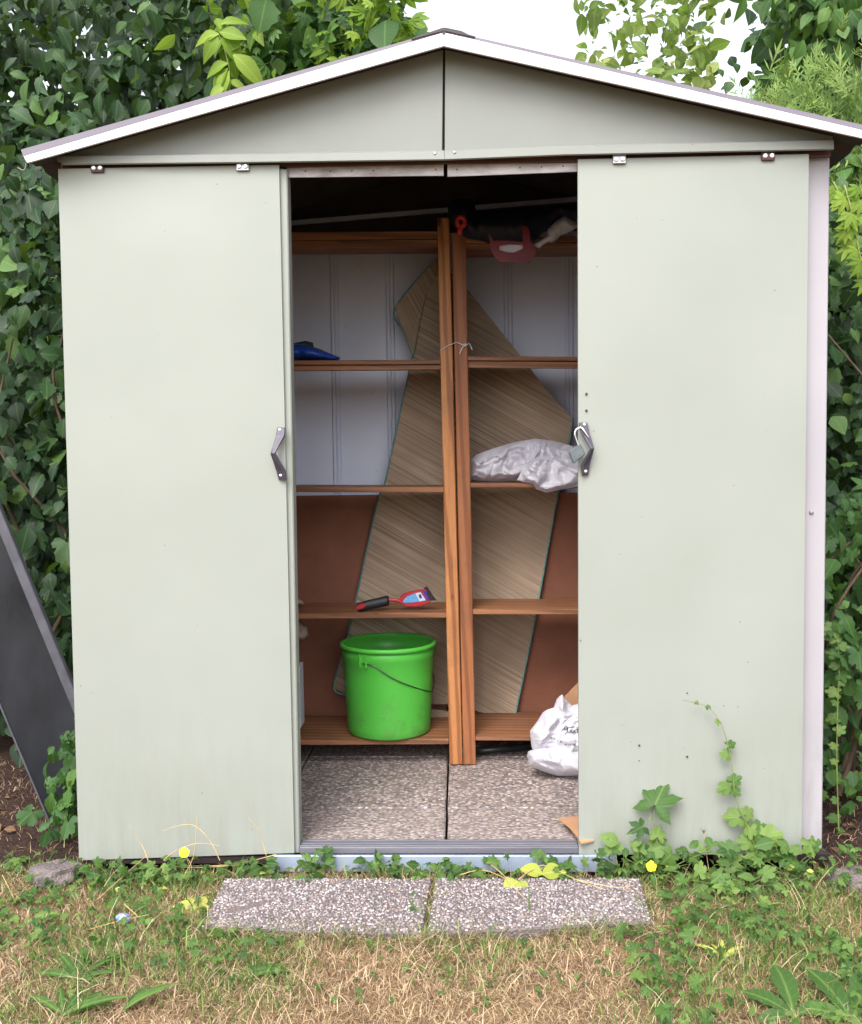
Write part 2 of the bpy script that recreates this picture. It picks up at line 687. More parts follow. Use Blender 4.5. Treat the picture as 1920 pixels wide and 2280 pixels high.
def mat_pebble():
    m = M('pebble_mix', .6)
    t = m.attr('tint')
    c = m.ramp(t, [(0, lin(182, 172, 174)), (.16, lin(150, 142, 144)), (.38, lin(126, 116, 120)), (.56, lin(138, 120, 112)),
                   (.70, lin(104, 96, 102)), (.86, lin(78, 72, 80))], 'CONSTANT')
    m.col(m.mix(m.math('MULTIPLY', m.noise(120, detail=3), .35), c, lin(120, 110, 100)))
    return m.m


mt['pebble'] = mat_pebble()


def mat_leaf(name, dark, mid, light, transl=.35, rough=.5, holes=False):
    m = M(name, rough, spec=.25)
    t = m.attr('tint')
    c = m.ramp(t, [(0, dark), (.5, mid), (1, light)])
    lc = m.attr('lc', 'Vector')
    s = m.sep(lc)
    ax = m.math('ABSOLUTE', s[0])
    mid_r = m.ramp(ax, [(.0, 1), (.035, 0)])
    # side veins: bands along (length - k*width)
    q = m.math('SUBTRACT', s[1], m.math('MULTIPLY', ax, .8))
    vein = m.ramp(m.math('FRACT', m.math('MULTIPLY', q, 8.0)), [(0, 1), (.14, 0), (.9, 0), (1, 1)])
    vv = m.math('MAXIMUM', mid_r, m.math('MULTIPLY', vein, .35))
    c = m.mix(m.math('MULTIPLY', vv, .35), c, tuple(min(1, x * 1.8) for x in light[:3]) + (1,))
    c = m.mix(m.math('MULTIPLY', m.noise(35, detail=4), .35), c, dark)
    m.col(c)
    m.bump(vv, .35, .0015)
    tr = m.n('ShaderNodeBsdfTranslucent')
    m.put(tr.inputs['Color'], m.mix(.35, c, lin(150, 190, 50)))
    ms = m.n('ShaderNodeMixShader')
    ms.inputs[0].default_value = transl
    m.nt.links.new(m.b.outputs[0], ms.inputs[1])
    m.nt.links.new(tr.outputs[0], ms.inputs[2])
    m.nt.links.new(ms.outputs[0], m.out.inputs[0])
    return m.m


mt['leaf_dark'] = mat_leaf('hedge_leaf', lin(24, 44, 28), lin(46, 74, 42), lin(88, 118, 58), .2)
mt['leaf_mid'] = mat_leaf('creeper_leaf', lin(42, 72, 38), lin(66, 100, 50), lin(98, 130, 62), .3)
mt['leaf_bright'] = mat_leaf('young_leaf', lin(84, 116, 38), lin(120, 152, 52), lin(156, 180, 76), .5)
mt['leaf_tree'] = mat_leaf('tree_leaf', lin(92, 116, 60), lin(126, 148, 78), lin(164, 174, 104), .5)
mt['thuja'] = mat_leaf('conifer_spray', lin(62, 92, 46), lin(94, 124, 62), lin(128, 148, 80), .25, .6)
mt['weed'] = mat_leaf('weed_leaf', lin(44, 74, 36), lin(74, 106, 50), lin(118, 142, 72), .3)
mt['weed_y'] = mat_leaf('yellowing_leaf', lin(130, 142, 60), lin(166, 172, 78), lin(196, 190, 110), .3)
mt['dead'] = mat_leaf('dead_leaf', lin(78, 58, 44), lin(112, 86, 62), lin(150, 122, 90), .15, .8)


def mat_blade(name, stops, transl=.25):
    m = M(name, .65, spec=.3)
    c = m.ramp(m.attr('tint'), stops)
    m.col(c)
    tr = m.n('ShaderNodeBsdfTranslucent')
    m.put(tr.inputs['Color'], c)
    ms = m.n('ShaderNodeMixShader')
    ms.inputs[0].default_value = transl
    m.nt.links.new(m.b.outputs[0], ms.inputs[1])
    m.nt.links.new(tr.outputs[0], ms.inputs[2])
    m.nt.links.new(ms.outputs[0], m.out.inputs[0])
    return m.m


mt['dry'] = mat_blade('dry_grass', [(0, lin(104, 80, 62)), (.3, lin(152, 124, 98)), (.65, lin(188, 162, 130)), (1, lin(214, 194, 162))])
mt['green'] = mat_blade('green_grass', [(0, lin(62, 88, 40)), (.5, lin(96, 124, 58)), (1, lin(142, 156, 84))])


def mat_ground():
    m = M('soil_and_thatch', .95, spec=.1)
    n = m.noise(6, detail=8, rough=.7)
    c = m.ramp(n, [(.3, lin(76, 62, 46)), (.5, lin(112, 92, 68)), (.7, lin(136, 114, 84))])
    f = m.noise(70, detail=4, rough=.8)
    c = m.mix(m.ramp(f, [(.45, 0), (.65, .7)]), c, lin(160, 134, 98))
    c = m.mix(m.ramp(m.noise(1.7, detail=3), [(.5, 0), (.68, .45)]), c, lin(88, 100, 52))
    yb = m.math('MULTIPLY', m.math('ADD', m.sep()[1], m.math('MULTIPLY', m.noise(4, detail=4), .25)), 6.0, True)  # bare earth from the shed front back, hedge shade mixed into its colour
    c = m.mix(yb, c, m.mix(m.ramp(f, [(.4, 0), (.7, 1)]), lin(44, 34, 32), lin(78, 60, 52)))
    m.col(c)
    m.bump(f, .8, .012)
    return m.m


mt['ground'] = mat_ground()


def mat_glass():
    m = M('dark_dusty_pane', .22, spec=.35)
    n = m.noise(4, m.map((1, 1, .5)), detail=6)
    m.col(m.mix(m.ramp(n, [(.35, 0), (.7, 1)]), lin(24, 27, 32), lin(44, 46, 52)))
    m.rough(m.ramp(n, [(.3, .2), (.7, .45)]))
    return m.m


mt['pane'] = mat_glass()


# ------------------------------------------------------------------ ground
G0 = -.028


def gz(x, y):
    return G0 + .016 * noise.noise(Vector((x * 2.3, y * 2.3, 1))) + .008 * noise.noise(Vector((x * 7, y * 7, 4))) - .004


def in_shed(x, y):
    return -1.0 < x < .98 and -.03 < y < 1.3


def make_ground():
    bm = bmesh.new()
    xs = [-400, -100, -30, -10, -5] + [round(-3 + .05 * i, 3) for i in range(121)] + [5, 10, 30, 100, 400]
    ys = [-60, -20, -8, -4] + [round(-2 + .05 * i, 3) for i in range(101)] + [5, 10, 30, 100, 600]
    V = [[bm.verts.new((x, y, gz(x, y) if abs(x) < 4 and abs(y) < 4 else G0)) for x in xs] for y in ys]
    for j in range(len(ys) - 1):
        for i in range(len(xs) - 1):
            bm.faces.new((V[j][i], V[j][i + 1], V[j + 1][i + 1], V[j + 1][i]))
    for row in V:
        for v in row:
            if in_shed(v.co.x, v.co.y) or (abs(v.co.x) < .98 and v.co.y > -.08 and v.co.y < 0):
                v.co.z = G0 - .02
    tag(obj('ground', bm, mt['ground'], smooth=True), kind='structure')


make_ground()
FLOOR = .030

# ------------------------------------------------------------------ shed
S0 = at(918, 1750, 0)
shed = thing('garden_shed', 'pale sage green metal garden shed with both sliding doors pushed open', 'shed', (S0.x, .6, 0))
XL = at(150, 1000, .05).x       # outer faces of the side walls
XR = at(1687, 1000, .05).x
YB = 1.13
APX = at(908, 94, -.055).x
zE = at(500, 318, .03).z        # height where gable meets header
print('shed', XL, XR, 'width', XR - XL, 'door h', at(400, 340, 0).z - at(400, 1752, 0).z, 'apex', at(908, 62, -.08).z)


# roof geometry (planes derived from the gable outline)
YF = -.055
apU = at(908, 60, YF)
lfU = at(43, 306, YF)
rtU = at(1790, 261, YF)


def roof_side(name, a, b, label=None):
    """a = ridge point, b = eave point at the front; corrugated sheet going back"""
    bm = bmesh.new()
    a, b = Vector(a) + Vector((0, .004, -.012)), Vector(b) + Vector((0, .004, -.012))
    n = 48
    d = (b - a)
    up = Vector((-d.z, 0, d.x)).normalized()
    if up.z < 0: up = -up
    top, bot = [], []
    nseg = 60
    L = YB + .10 - YF
    for j in range(nseg + 1):
        t = j / nseg
        rib = .012 if (j % 12) in (5, 6) else 0.0
        for arr, o in ((top, 0), (bot, -.006)):
            arr.append([bm.verts.new(a.lerp(b, s) + Vector((0, L * t, 0)) + up * (rib + o)) for s in (0, 1)])
    for j in range(nseg):
        bm.faces.new((top[j][0], top[j][1], top[j + 1][1], top[j + 1][0]))
        bm.faces.new((bot[j][0], bot[j + 1][0], bot[j + 1][1], bot[j][1]))
        for s in (0, 1):
            bm.faces.new((top[j][s], top[j + 1][s], bot[j + 1][s], bot[j][s]))
    bm.faces.new((top[0][0], bot[0][0], bot[0][1], top[0][1]))
    bm.faces.new((top[-1][0], top[-1][1], bot[-1][1], bot[-1][0]))
    o = obj(name, bm, mt['under'], shed)
    return o


roof_side('roof_panel', apU, lfU)
roof_side('roof_panel', apU, rtU)
# fascia: upper lavender cap and lower white band for each slope
for (uL, uR, lL, lR, m1, m2) in (
        ((43, 306), (908, 61), (56, 333), (908, 94), (48, 320), (908, 66)),
        ((908, 61), (1790, 261), (908, 94), (1790, 288), (908, 66), (1790, 272))):
    bm = bmesh.new()
    prism(bm, [at(*uL, YF), at(*uR, YF), at(*m2, YF), at(*m1, YF)], (0, .012, 0))
    o = obj('fascia_cap', bm, mt['roof'], shed)
    bm = bmesh.new()
    # white band leans out a little at the bottom, with a return lip under it
    a0, a1 = at(*m1, YF - .001), at(*m2, YF - .001)
    b0, b1 = at(*lL, YF - .012), at(*lR, YF - .012)
    prism(bm, [a0, a1, b1, b0], (0, .008, 0), .001)
    c0, c1 = b0 + Vector((0, .008, .003)), b1 + Vector((0, .008, .003))
    prism(bm, [c0, c1, c1 + Vector((0, .006, 0)), c0 + Vector((0, .006, 0))], (0, 0, .003))
    obj('fascia', bm, mt['fascia'], shed)
# ridge cap
bm = bmesh.new()
rp = [at(x, y, YF - .004) for x, y in ((842, 78), (906, 56), (912, 56), (945, 63), (958, 71), (972, 73), (972, 77), (908, 62), (842, 81))]
prism(bm, rp, (0, YB + .08 - YF, 0), .001)
obj('ridge_cap', bm, mt['ridge'], shed)
bm = bmesh.new()
prism(bm, [at(902, 58, YF - .003), at(914, 58, YF - .003), at(908, 80, YF - .003)], (0, .004, 0))
obj('ridge_notch', bm, mt['ridge'], shed)
# brown under-edge batten behind the fascia (the dark line under the white trim)
for a, b in (((60, 331), (908, 94)), ((908, 94), (1790, 288))):
    bm = bmesh.new()
    p, q = at(*a, YF + .012), at(*b, YF + .012)
    prism(bm, [p, q, q + Vector((0, 0, -.004)), p + Vector((0, 0, -.004))], (0, .004, 0))
    obj('edge_batten', bm, mt['slot'], shed)

# gable panels
YG = .004
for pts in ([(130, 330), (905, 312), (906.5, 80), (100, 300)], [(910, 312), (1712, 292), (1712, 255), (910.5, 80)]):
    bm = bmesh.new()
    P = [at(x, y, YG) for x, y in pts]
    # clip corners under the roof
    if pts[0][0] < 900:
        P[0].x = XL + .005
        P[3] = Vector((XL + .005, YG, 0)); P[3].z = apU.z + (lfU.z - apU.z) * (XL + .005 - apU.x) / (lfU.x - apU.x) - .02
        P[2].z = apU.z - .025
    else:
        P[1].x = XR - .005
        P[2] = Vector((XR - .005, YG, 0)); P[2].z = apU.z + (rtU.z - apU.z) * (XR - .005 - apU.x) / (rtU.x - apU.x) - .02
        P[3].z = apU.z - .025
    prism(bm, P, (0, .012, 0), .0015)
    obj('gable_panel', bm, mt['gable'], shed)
bm = bmesh.new()
box(bm, (APX - .012, YG + .0125, at(908, 322, YG).z), (APX + .012, YG + .03, apU.z - .03))
obj('gable_backing', bm, mt['slot'], shed)

# header channel (two lengths, the left one sagging a little)
for top, bot in (([(128, 317), (500, 313), (909, 307.5)], [(128, 338), (500, 334), (909, 328.5)]),
                 ([(909.6, 307.5), (1158, 298), (1706, 284)], [(909.6, 328.5), (1158, 318.5), (1704, 307)])):
    bm = bmesh.new()
    prev = None
    for (tx, ty), (bx, by) in zip(top, bot):
        prof = [at(tx, ty, .003), at(tx, ty + .5, -.012), at(tx, ty + 3, -.018), at(bx, by - 3, -.020), at(bx, by, -.016),
                at(bx, by - 1, .003)]
        for i in range(6):
            prof[i].x = prof[2].x
        ring = [bm.verts.new(p) for p in prof]
        if prev:
            for i in range(6):
                bm.faces.new((prev[i], prev[(i + 1) % 6], ring[(i + 1) % 6], ring[i]))
        else:
            bm.faces.new(ring)
        prev = ring
    bm.faces.new(prev[::-1])
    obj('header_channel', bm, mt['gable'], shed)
for x, y in ((890, 314), (930, 312)):
    bm = bmesh.new()
    disc_dome(bm, at(x, y, -.018), .004, .003)
    obj('screw', bm, mt['galv'], shed)
# dark slot above the doors (door runner set back)
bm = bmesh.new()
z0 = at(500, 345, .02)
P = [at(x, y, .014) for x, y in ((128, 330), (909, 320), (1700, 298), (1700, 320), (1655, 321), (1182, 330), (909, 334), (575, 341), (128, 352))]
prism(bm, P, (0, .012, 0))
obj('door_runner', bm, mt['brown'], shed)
# perforated lintel strips over the opening
for (x0, x1, t0, t1, b0, b1) in ((586, 908, 340, 336, 363, 359.5), (915.5, 1200, 336, 326, 361.5, 350.5)):
    bm = bmesh.new()
    prism(bm, [at(x0, t0, .026), at(x1, t1, .026), at(x1, b1, .026), at(x0, b0, .026)], (0, .004, 0), .0008)
    o = obj('lintel_strip', bm, mt['lintel'], shed)
    hs_ = ((625, 350), (676, 350), (720, 349.5), (764, 349), (892, 347)) if x0 < 900 else ((935, 347), (1064, 343), (1108, 341.5), (1152, 340))
    for hx, hy in hs_:
        bm = bmesh.new()
        disc_dome(bm, at(hx, hy, .026), .0022, .0006, seg=8)
        obj('rivet_hole', bm, mt['hole'], o)

# walls
zW = at(150, 330, .05).z
bm = bmesh.new()
box(bm, (XL, .052, FLOOR - .02), (XL + .010, YB, zW))
obj('side_wall', bm, mt['wall'], shed)
bm = bmesh.new()
box(bm, (XR - .010, .052, FLOOR - .02), (XR, YB, zW + .02))
obj('side_wall', bm, mt['wall'], shed)
# front wall panels (behind the doors)
for xa, xb in ((XL, at(589, 1000, .04).x), (at(1190, 1000, .04).x, XR)):
    bm = bmesh.new()
    lo = Vector((xa, .038, .012)); hi = Vector((xb, .050, at(900, 330, .04).z + (.02 if xa < 0 else .03)))
    box(bm, lo, hi, .003)
    obj('front_wall', bm, mt['wall'], shed)
bm = bmesh.new()
disc_dome(bm, at(1660, 1048, .038), .006, .005)
obj('screw', bm, mt['galv'], shed)
# inner door post next to the left door
bm = bmesh.new()
prism(bm, [at(570, 344, .010), at(588, 346, .010), at(613.5, 1746, .010), at(600, 1746, .010)], (0, .05, 0), .003)
obj('door_post', bm, mt['door'], shed)
# upper enclosure between wall tops and the roof on the back, plus the ribbed back wall
bm = bmesh.new()
zt = FLOOR - .02
xs = [XL]
ribs = []
for px in (688, 801, 1041, 1165):
    ribs.append(at(px, 800, YB).x)
step = .17
x = XL
rr = sorted(ribs + [ribs[0] - .17, ribs[0] - .36, ribs[-1] + .17, ribs[-1] + .36])
prof = [(XL, YB)]
for r_ in rr:
    if XL + .03 < r_ < XR - .03:
        prof += [(r_ - .017, YB), (r_ - .012, YB - .010), (r_ - .003, YB - .010), (r_, YB - .004), (r_ + .003, YB - .010),
                 (r_ + .012, YB - .010), (r_ + .017, YB)]
prof.append((XR, YB))
prof = sorted(prof + [(apU.x, YB + .0001)], key=lambda q: q[0])


def roofz(x):
    if x < apU.x:
        return apU.z + (lfU.z - apU.z) * (x - apU.x) / (lfU.x - apU.x) - .018
    return apU.z + (rtU.z - apU.z) * (x - apU.x) / (rtU.x - apU.x) - .018


pv = None
for x, y in prof:
    a = (bm.verts.new((x, y, zt)), bm.verts.new((x, y, roofz(x))), bm.verts.new((x, YB + .012, roofz(x))), bm.verts.new((x, YB + .012, zt)))
    if pv:
        for i in range(4):
            bm.faces.new((pv[i], pv[(i + 1) % 4], a[(i + 1) % 4], a[i]))
    pv = a
obj('back_wall', bm, mt['inner'], shed)
# base rail, threshold, zinc strip
y0 = .05
x0, x1 = XL + .02, XR - .02
xo0, xo1 = at(613, 1746, .0).x, at(1184, 1746, .0).x
bm = bmesh.new()
box(bm, (xo0, .0, .014), (xo1, y0, FLOOR + .003), .002)
obj('threshold_rail', bm, mt['track'], shed)
for ya, yb_ in ((.006, .011), (.022, .027), (.042, .048)):
    bm = bmesh.new()
    box(bm, (xo0, ya, FLOOR), (xo1, yb_, FLOOR + .006), .001)
    obj('sill_ridge', bm, mt['track'], shed)
zs1 = at(900, 1749, -.012).z
bm = bmesh.new()
xa, xb = at(556, 1760, -.012).x, at(1262, 1760, -.012).x
box(bm, (xa, -.016, zs1 - .045), (xb, -.006, zs1 - .001), .001)
obj('zinc_strip', bm, mt['strip'], shed)
bm = bmesh.new()
box(bm, (XR - .30, .002, -.006), (XR + .008, .036, .0145), .002)
obj('base_rail', bm, mt['slot'], shed)
bm = bmesh.new()
box(bm, (XL + .01, .006, -.016), (XL + .62, .036, .004), .002)
obj('base_rail', bm, mt['slot'], shed)


# doors
def door(pts, name='door'):
    """sheet steel door with folded edges; pts: TL TR BR BL in photo pixels"""
    bm = bmesh.new()
    n, mm = 14, 36
    P = [at(x, y, 0) for x, y in pts]
    V = []
    for j in range(mm + 1):
        v = j / mm
        row = []
        for i in range(n + 1):
            u = i / n
            p = P[0].lerp(P[1], u).lerp(P[3].lerp(P[2], u), v)
            e = min(u, 1 - u, v, 1 - v) * 8
            p.y += -.0022 * min(1, e) * (noise.noise(Vector((p.x * 2.2, p.z * 1.6, 3.1))) + .6)
            row.append(bm.verts.new(p))
        V.append(row)
    for j in range(mm):
        for i in range(n):
            bm.faces.new((V[j][i], V[j][i + 1], V[j + 1][i + 1], V[j + 1][i]))
    # folded rim
    rim = V[0][:] + [V[j][n] for j in range(1, mm + 1)] + V[mm][:n][::-1] + [V[j][0] for j in range(mm - 1, 0, -1)]
    c = Vector((0, 0, 0))
    for p in P: c += p / 4
    r1, r2 = [], []
    for v in rim:
        r1.append(bm.verts.new(v.co + Vector((0, .009, 0)) + (v.co - c) * .0012))
        r2.append(bm.verts.new(v.co + Vector((0, .010, 0)) - (v.co - c) * .03))
    k = len(rim)
    for i in range(k):
        bm.faces.new((rim[i], rim[(i + 1) % k], r1[(i + 1) % k], r1[i]))
        bm.faces.new((r1[i], r1[(i + 1) % k], r2[(i + 1) % k], r2[i]))
    return obj('door', bm, mt['door'], shed, smooth=False)


doorL = door([(119, 345.5), (571, 337), (602.5, 1745), (162, 1760)])
doorR = door([(1182.5, 326), (1655, 315), (1640, 1748), (1184.5, 1748)])
for d_ in (doorL, doorR):
    for p in d_.data.polygons: p.use_smooth = True
    d_.data.set_sharp_from_angle(angle=math.radians(25))


def hanger(dr, x, y, mat):
    bm = bmesh.new()
    c = at(x, y, -.003)
    box(bm, (c.x - .017, -.008, c.z - .012), (c.x + .017, -.0025, c.z + .014), .0015)
    h = obj('door_hanger', bm, mat, dr)
    for s in (-1, 1):
        bm = bmesh.new()
        disc_dome(bm, (c.x + s * .0085, -.008, c.z - .001), .0062, .004)
        # slot
        obj('bolt', bm, mt['bolt'], h) if False else None
        h2 = bm
        o = obj('bolt', h2, mt['bolt'], dr)
    return h


hanger(doorL, 200, 344, mt['brown'])
hanger(doorL, 497, 340.5, mt['galv'])
hanger(doorR, 1267, 326, mt['galv'])
hanger(doorR, 1571, 319, mt['brown'])


def handle(dr, Z, outer, inner, ridge, screws):
    """bent metal pull: stations from top to bottom, outer/inner outline points and depths"""
    bm = bmesh.new()
    pr = None
    dep = [.004, .010, .026, .010, .004]
    for (ox, oy), (ix, iy), (rx, ry), dp in zip(outer, inner, ridge, dep):
        o_, i_, r_ = at(*Z(ox, oy), -.003), at(*Z(ix, iy), -.003), at(*Z(rx, ry), -.003)
        a = [o_ + Vector((0, -dp, 0)), r_ + Vector((0, -dp - .001, 0)), r_ + Vector((0, -dp - .007, 0)), i_ + Vector((0, -dp - .007, 0)),
             i_ + Vector((0, -dp + .004, 0)), o_ + Vector((0, -dp + .004, 0))]
        ring = [bm.verts.new(p) for p in a]
        if pr:
            for k in range(6):
                bm.faces.new((pr[k], pr[(k + 1) % 6], ring[(k + 1) % 6], ring[k]))
        else:
            bm.faces.new(ring)
        pr = ring
    bm.faces.new(pr[::-1])
    bmesh.ops.bevel(bm, geom=bm.edges[:], offset=.0008, segments=1, affect='EDGES')
    h = obj('door_handle', bm, mt['handle'], dr)
    for s in screws:
        bm = bmesh.new()
        disc_dome(bm, at(*Z(*s), -.008), .0046, .004)
        obj('handle_screw', bm, mt['bolt'], dr)


handle(doorL, ZH, [(605, 545), (590, 740), (485, 1150), (600, 1560), (645, 1770)],
       [(798, 545), (792, 730), (605, 1140), (822, 1560), (828, 1770)],
       [(725, 545), (715, 730), (520, 1145), (740, 1560), (740, 1770)], [(668, 595), (688, 1655)])
handle(doorR, ZR, [(815, 430), (850, 640), (950, 1040), (870, 1400), (835, 1665)],
       [(620, 430), (630, 600), (850, 1030), (650, 1440), (690, 1665)],
       [(690, 430), (710, 620), (910, 1035), (715, 1440), (730, 1665)], [(742, 475), (775, 1560)])
for (x, y, r) in ((1200, 806, .0034), (1200, 840, .0034), (1406, 1548, .003), (1308, 1525, .0028), (1406, 1418, .002), (1188, 1310, .0018), (1308, 1556, .0016)):
    bm = bmesh.new()
    disc_dome(bm, at(x, y, -.0032), r, .0006, seg=10)
    obj('drill_hole', bm, mt['hole'], doorR)
# back wall rail; the dark sheet behind it paints in the roof's shadow
ba, bb = at(*Z3(104, 348), YB - .03), at(*Z3(1635, 220), YB - .03)
bs = (bb.z - ba.z) / (bb.x - ba.x)
bz = lambda x: ba.z + bs * (x - ba.x)
bm = bmesh.new()
xa, xb = XL + .012, XR - .012
prism(bm, [Vector((xa, YB - .03, bz(xa) + .008)), Vector((xb, YB - .03, bz(xb) + .008)), Vector((xb, YB - .03, bz(xb) - .008)), Vector((xa, YB - .03, bz(xa) - .008))], (0, .012, 0), .001)
obj('rear_rail', bm, mt['inner'], shed)
bm = bmesh.new()
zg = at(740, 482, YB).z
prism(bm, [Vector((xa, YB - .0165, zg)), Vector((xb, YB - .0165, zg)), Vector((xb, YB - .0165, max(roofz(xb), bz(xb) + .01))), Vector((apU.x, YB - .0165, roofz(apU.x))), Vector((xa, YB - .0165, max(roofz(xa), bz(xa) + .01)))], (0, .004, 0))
obj('rear_shadow_sheet', bm, mt['under'], shed)
# small clip on the left eave
bm = bmesh.new()
tube(bm, spline([at(*Z1(102, 640), YF + .05), at(*Z1(100, 662), YF + .05), at(*Z1(88, 668), YF + .05), at(*Z1(70, 658), YF + .05)]), .0018, 6)
obj('eave_clip', bm, mt['clip'], shed)

# ------------------------------------------------------------------ padlock
pl = thing('padlock', 'grey padlock hanging open from the handle of the right-hand door', 'padlock', at(*ZR(560, 1150), -.02))
bm = bmesh.new()
prism(bm, [at(*ZR(*p), -.030) for p in ((378, 1108), (655, 912), (782, 1168), (500, 1388))], (0, .014, 0), .0022)
obj('lock_body', bm, mt['lock'], pl)
bm = bmesh.new()
tube(bm, spline([at(*ZR(x, y), Y) for x, y, Y in ((610, 960, -.023), (560, 830, -.023), (525, 700, -.023), (555, 600, -.022), (630, 552, -.020), (690, 556, -.022),
                                                  (740, 620, -.026), (790, 700, -.027), (835, 775, -.026))]), .0026, 8)
obj('shackle', bm, mt['chrome'], pl, smooth=True)

# ------------------------------------------------------------------ paving slabs inside
jx0 = atz(*Z5(975, 835), FLOOR).x
jx1 = atz(*Z5(910, 1240), FLOOR).x
jx = (jx0 + jx1) / 2 - .0
yj = atz(*Z5(900, 1068), FLOOR).y
print('slab joint', jx0, jx1, yj)
bm = bmesh.new()
box(bm, (.003, .003, -.04), (.497, .497, 0), .0045)
proto = obj('paving_slab', bm, mt['slab_in'])
gap = 0
names_c = ['far left column', 'just left of the centre joint', 'just right of the centre joint', 'far right column']
names_r = ['behind the door sill', 'in front of the shelf feet', 'under the shelves']
first = True
for r_ in range(3):
    for c_ in (1, 2, 0, 3):
        if first:
            o = proto
            first = False
        else:
            o = proto.copy()
            C.objects.link(o)
        ylo = yj - .5 + r_ * .5
        o.scale = (1, 1, 1)
        o.location = (jx + (c_ - 2) * .5 + random.uniform(-.002, .002), ylo, FLOOR + random.uniform(-.0015, .0015))
        if r_ == 0:
            # row cut short by the sill: scaled mesh copy
            o.location.y = y0 + .001
            o.scale.y = (yj - y0 - .002) / .5
        if r_ == 2:
            o.scale.y = (YB - .015 - ylo) / .5
        if c_ == 0:
            o.scale.x = (jx - .5 - XL - .012) / .5
            o.location.x = XL + .012
        if c_ == 3:
            o.scale.x = (XR - .012 - jx - .5) / .5
        tag(o, 'brownish pebbled floor slab inside the shed, ' + names_r[r_] + ', ' + names_c[c_], 'paving slab', 'floor slabs inside the shed')

# ------------------------------------------------------------------ shelving
YS, SD = .71, .25


def shelf_unit(label, ups, shelves, mat_up):
    t = thing('shelf_unit', label, 'shelf', (ups[0][0], YS, FLOOR), 'wooden shelf units tied together')
    return t


up1 = ((Z3(890, 320), Z3(955, 320), Z5(1025, 822), Z5(957, 820)))
up2 = ((Z3(968, 400), Z3(1042, 400), Z5(1096, 825), Z5(1030, 825)))


def shelf_board(parent, xl, xr, tl, tr, bl, br, y1=YS + SD, under=0, clipx=None):
    """front face corners from pixels; board extends back; optional batten under it"""
    p = [at(xl, tl, YS + .004), at(xr, tr, YS + .004), at(xr, br, YS + .004), at(xl, bl, YS + .004)]
    if clipx is not None:
        i, j = clipx
        for k, q in ((0, 3), (1, 2)):
            pass
    bm = bmesh.new()
    prism(bm, p, (0, y1 - YS - .004, 0), .002)
    s = obj('shelf', bm, mt['woodx'], parent)
    if under:
        bm = bmesh.new()
        q = [p[3] + Vector((0, .012, -.0015)), p[2] + Vector((0, .012, -.0015)), at(xr, br + under, YS + .016), at(xl, bl + under, YS + .016)]
        prism(bm, q, (0, .02, 0), .001)
        obj('batten', bm, mt['woodx'], parent)
    return s


shL = thing('shelf_unit', 'wooden shelf unit on the left of the tied pair, holding the green bucket', 'shelf', at(932, 1556, YS), 'wooden shelf units')
shR = thing('shelf_unit', 'wooden shelf unit on the right of the tied pair, holding the white plastic bag', 'shelf', at(960, 1556, YS), 'wooden shelf units')
for sh, up, mm_ in ((shL, up1, mt['woodz']), (shR, up2, mt['woodz2'])):
    bm = bmesh.new()
    p = [at(*q, YS) for q in up]
    for q in (p[2], p[3]): q.z = FLOOR + .002
    prism(bm, p, (0, .022, 0), .0025)
    obj('upright', bm, mm_, sh)
    bm = bmesh.new()
    pb = [Vector((q.x, YS + SD - .03, q.z)) for q in p]
    if sh is shL:
        prism(bm, pb, (0, .022, 0), .002)
    else:
        prism(bm, pb, (0, .022, 0), .002)
    obj('upright', bm, mm_, sh)
    # outer uprights, behind the doors
    bm = bmesh.new()
    dx = -.70 if sh is shL else .66
    prism(bm, [q + Vector((dx, 0, 0)) for q in p], (0, .022, 0), .0025)
    obj('upright', bm, mm_, sh)
    bm = bmesh.new()
    prism(bm, [q + Vector((dx, 0, 0)) for q in pb], (0, .022, 0), .0025)
    obj('upright', bm, mm_, sh)
LX = 480     # pixels, hidden behind the left door
RX = 1330
L = lambda Z, x, y: Z(x, y)[1]
# left unit
yy = lambda Z, y: Z(0, y)[1]
shelf_board(shL, LX, Z3(893, 0)[0], yy(Z3, 398), yy(Z3, 392), yy(Z3, 440), yy(Z3, 432), under=17)
shelf_board(shL, LX, Z3(908, 0)[0], yy(Z3, 1081), yy(Z3, 1074), yy(Z3, 1105), yy(Z3, 1098), under=11)
shelf_board(shL, LX, Z4(925, 0)[0], yy(Z4, 319), yy(Z4, 321), yy(Z4, 347), yy(Z4, 350))
shelf_board(shL, LX, Z4(941, 0)[0], yy(Z4, 994), yy(Z4, 989), yy(Z4, 1022), yy(Z4, 1016))
shelf_board(shL, LX, Z5(953, 0)[0], yy(Z5, 712), yy(Z5, 706), yy(Z5, 740), yy(Z5, 733), y1=YS + SD + .07)
# right unit
shelf_board(shR, Z3(1043, 0)[0], RX, yy(Z3, 425), yy(Z3, 415), yy(Z3, 455), yy(Z3, 445), under=10)
shelf_board(shR, Z3(1052, 0)[0], RX, yy(Z3, 1055), yy(Z3, 1061), yy(Z3, 1078), yy(Z3, 1084), under=15)
shelf_board(shR, Z4(1064, 0)[0], RX, yy(Z4, 299), yy(Z4, 301), yy(Z4, 324), yy(Z4, 328))
shelf_board(shR, Z4(1079, 0)[0], RX, yy(Z4, 970), yy(Z4, 971), yy(Z4, 997), yy(Z4, 998))
shelf_board(shR, Z5(1094, 0)[0], RX, yy(Z5, 688), yy(Z5, 690), yy(Z5, 713), yy(Z5, 715), y1=YS + SD + .07)

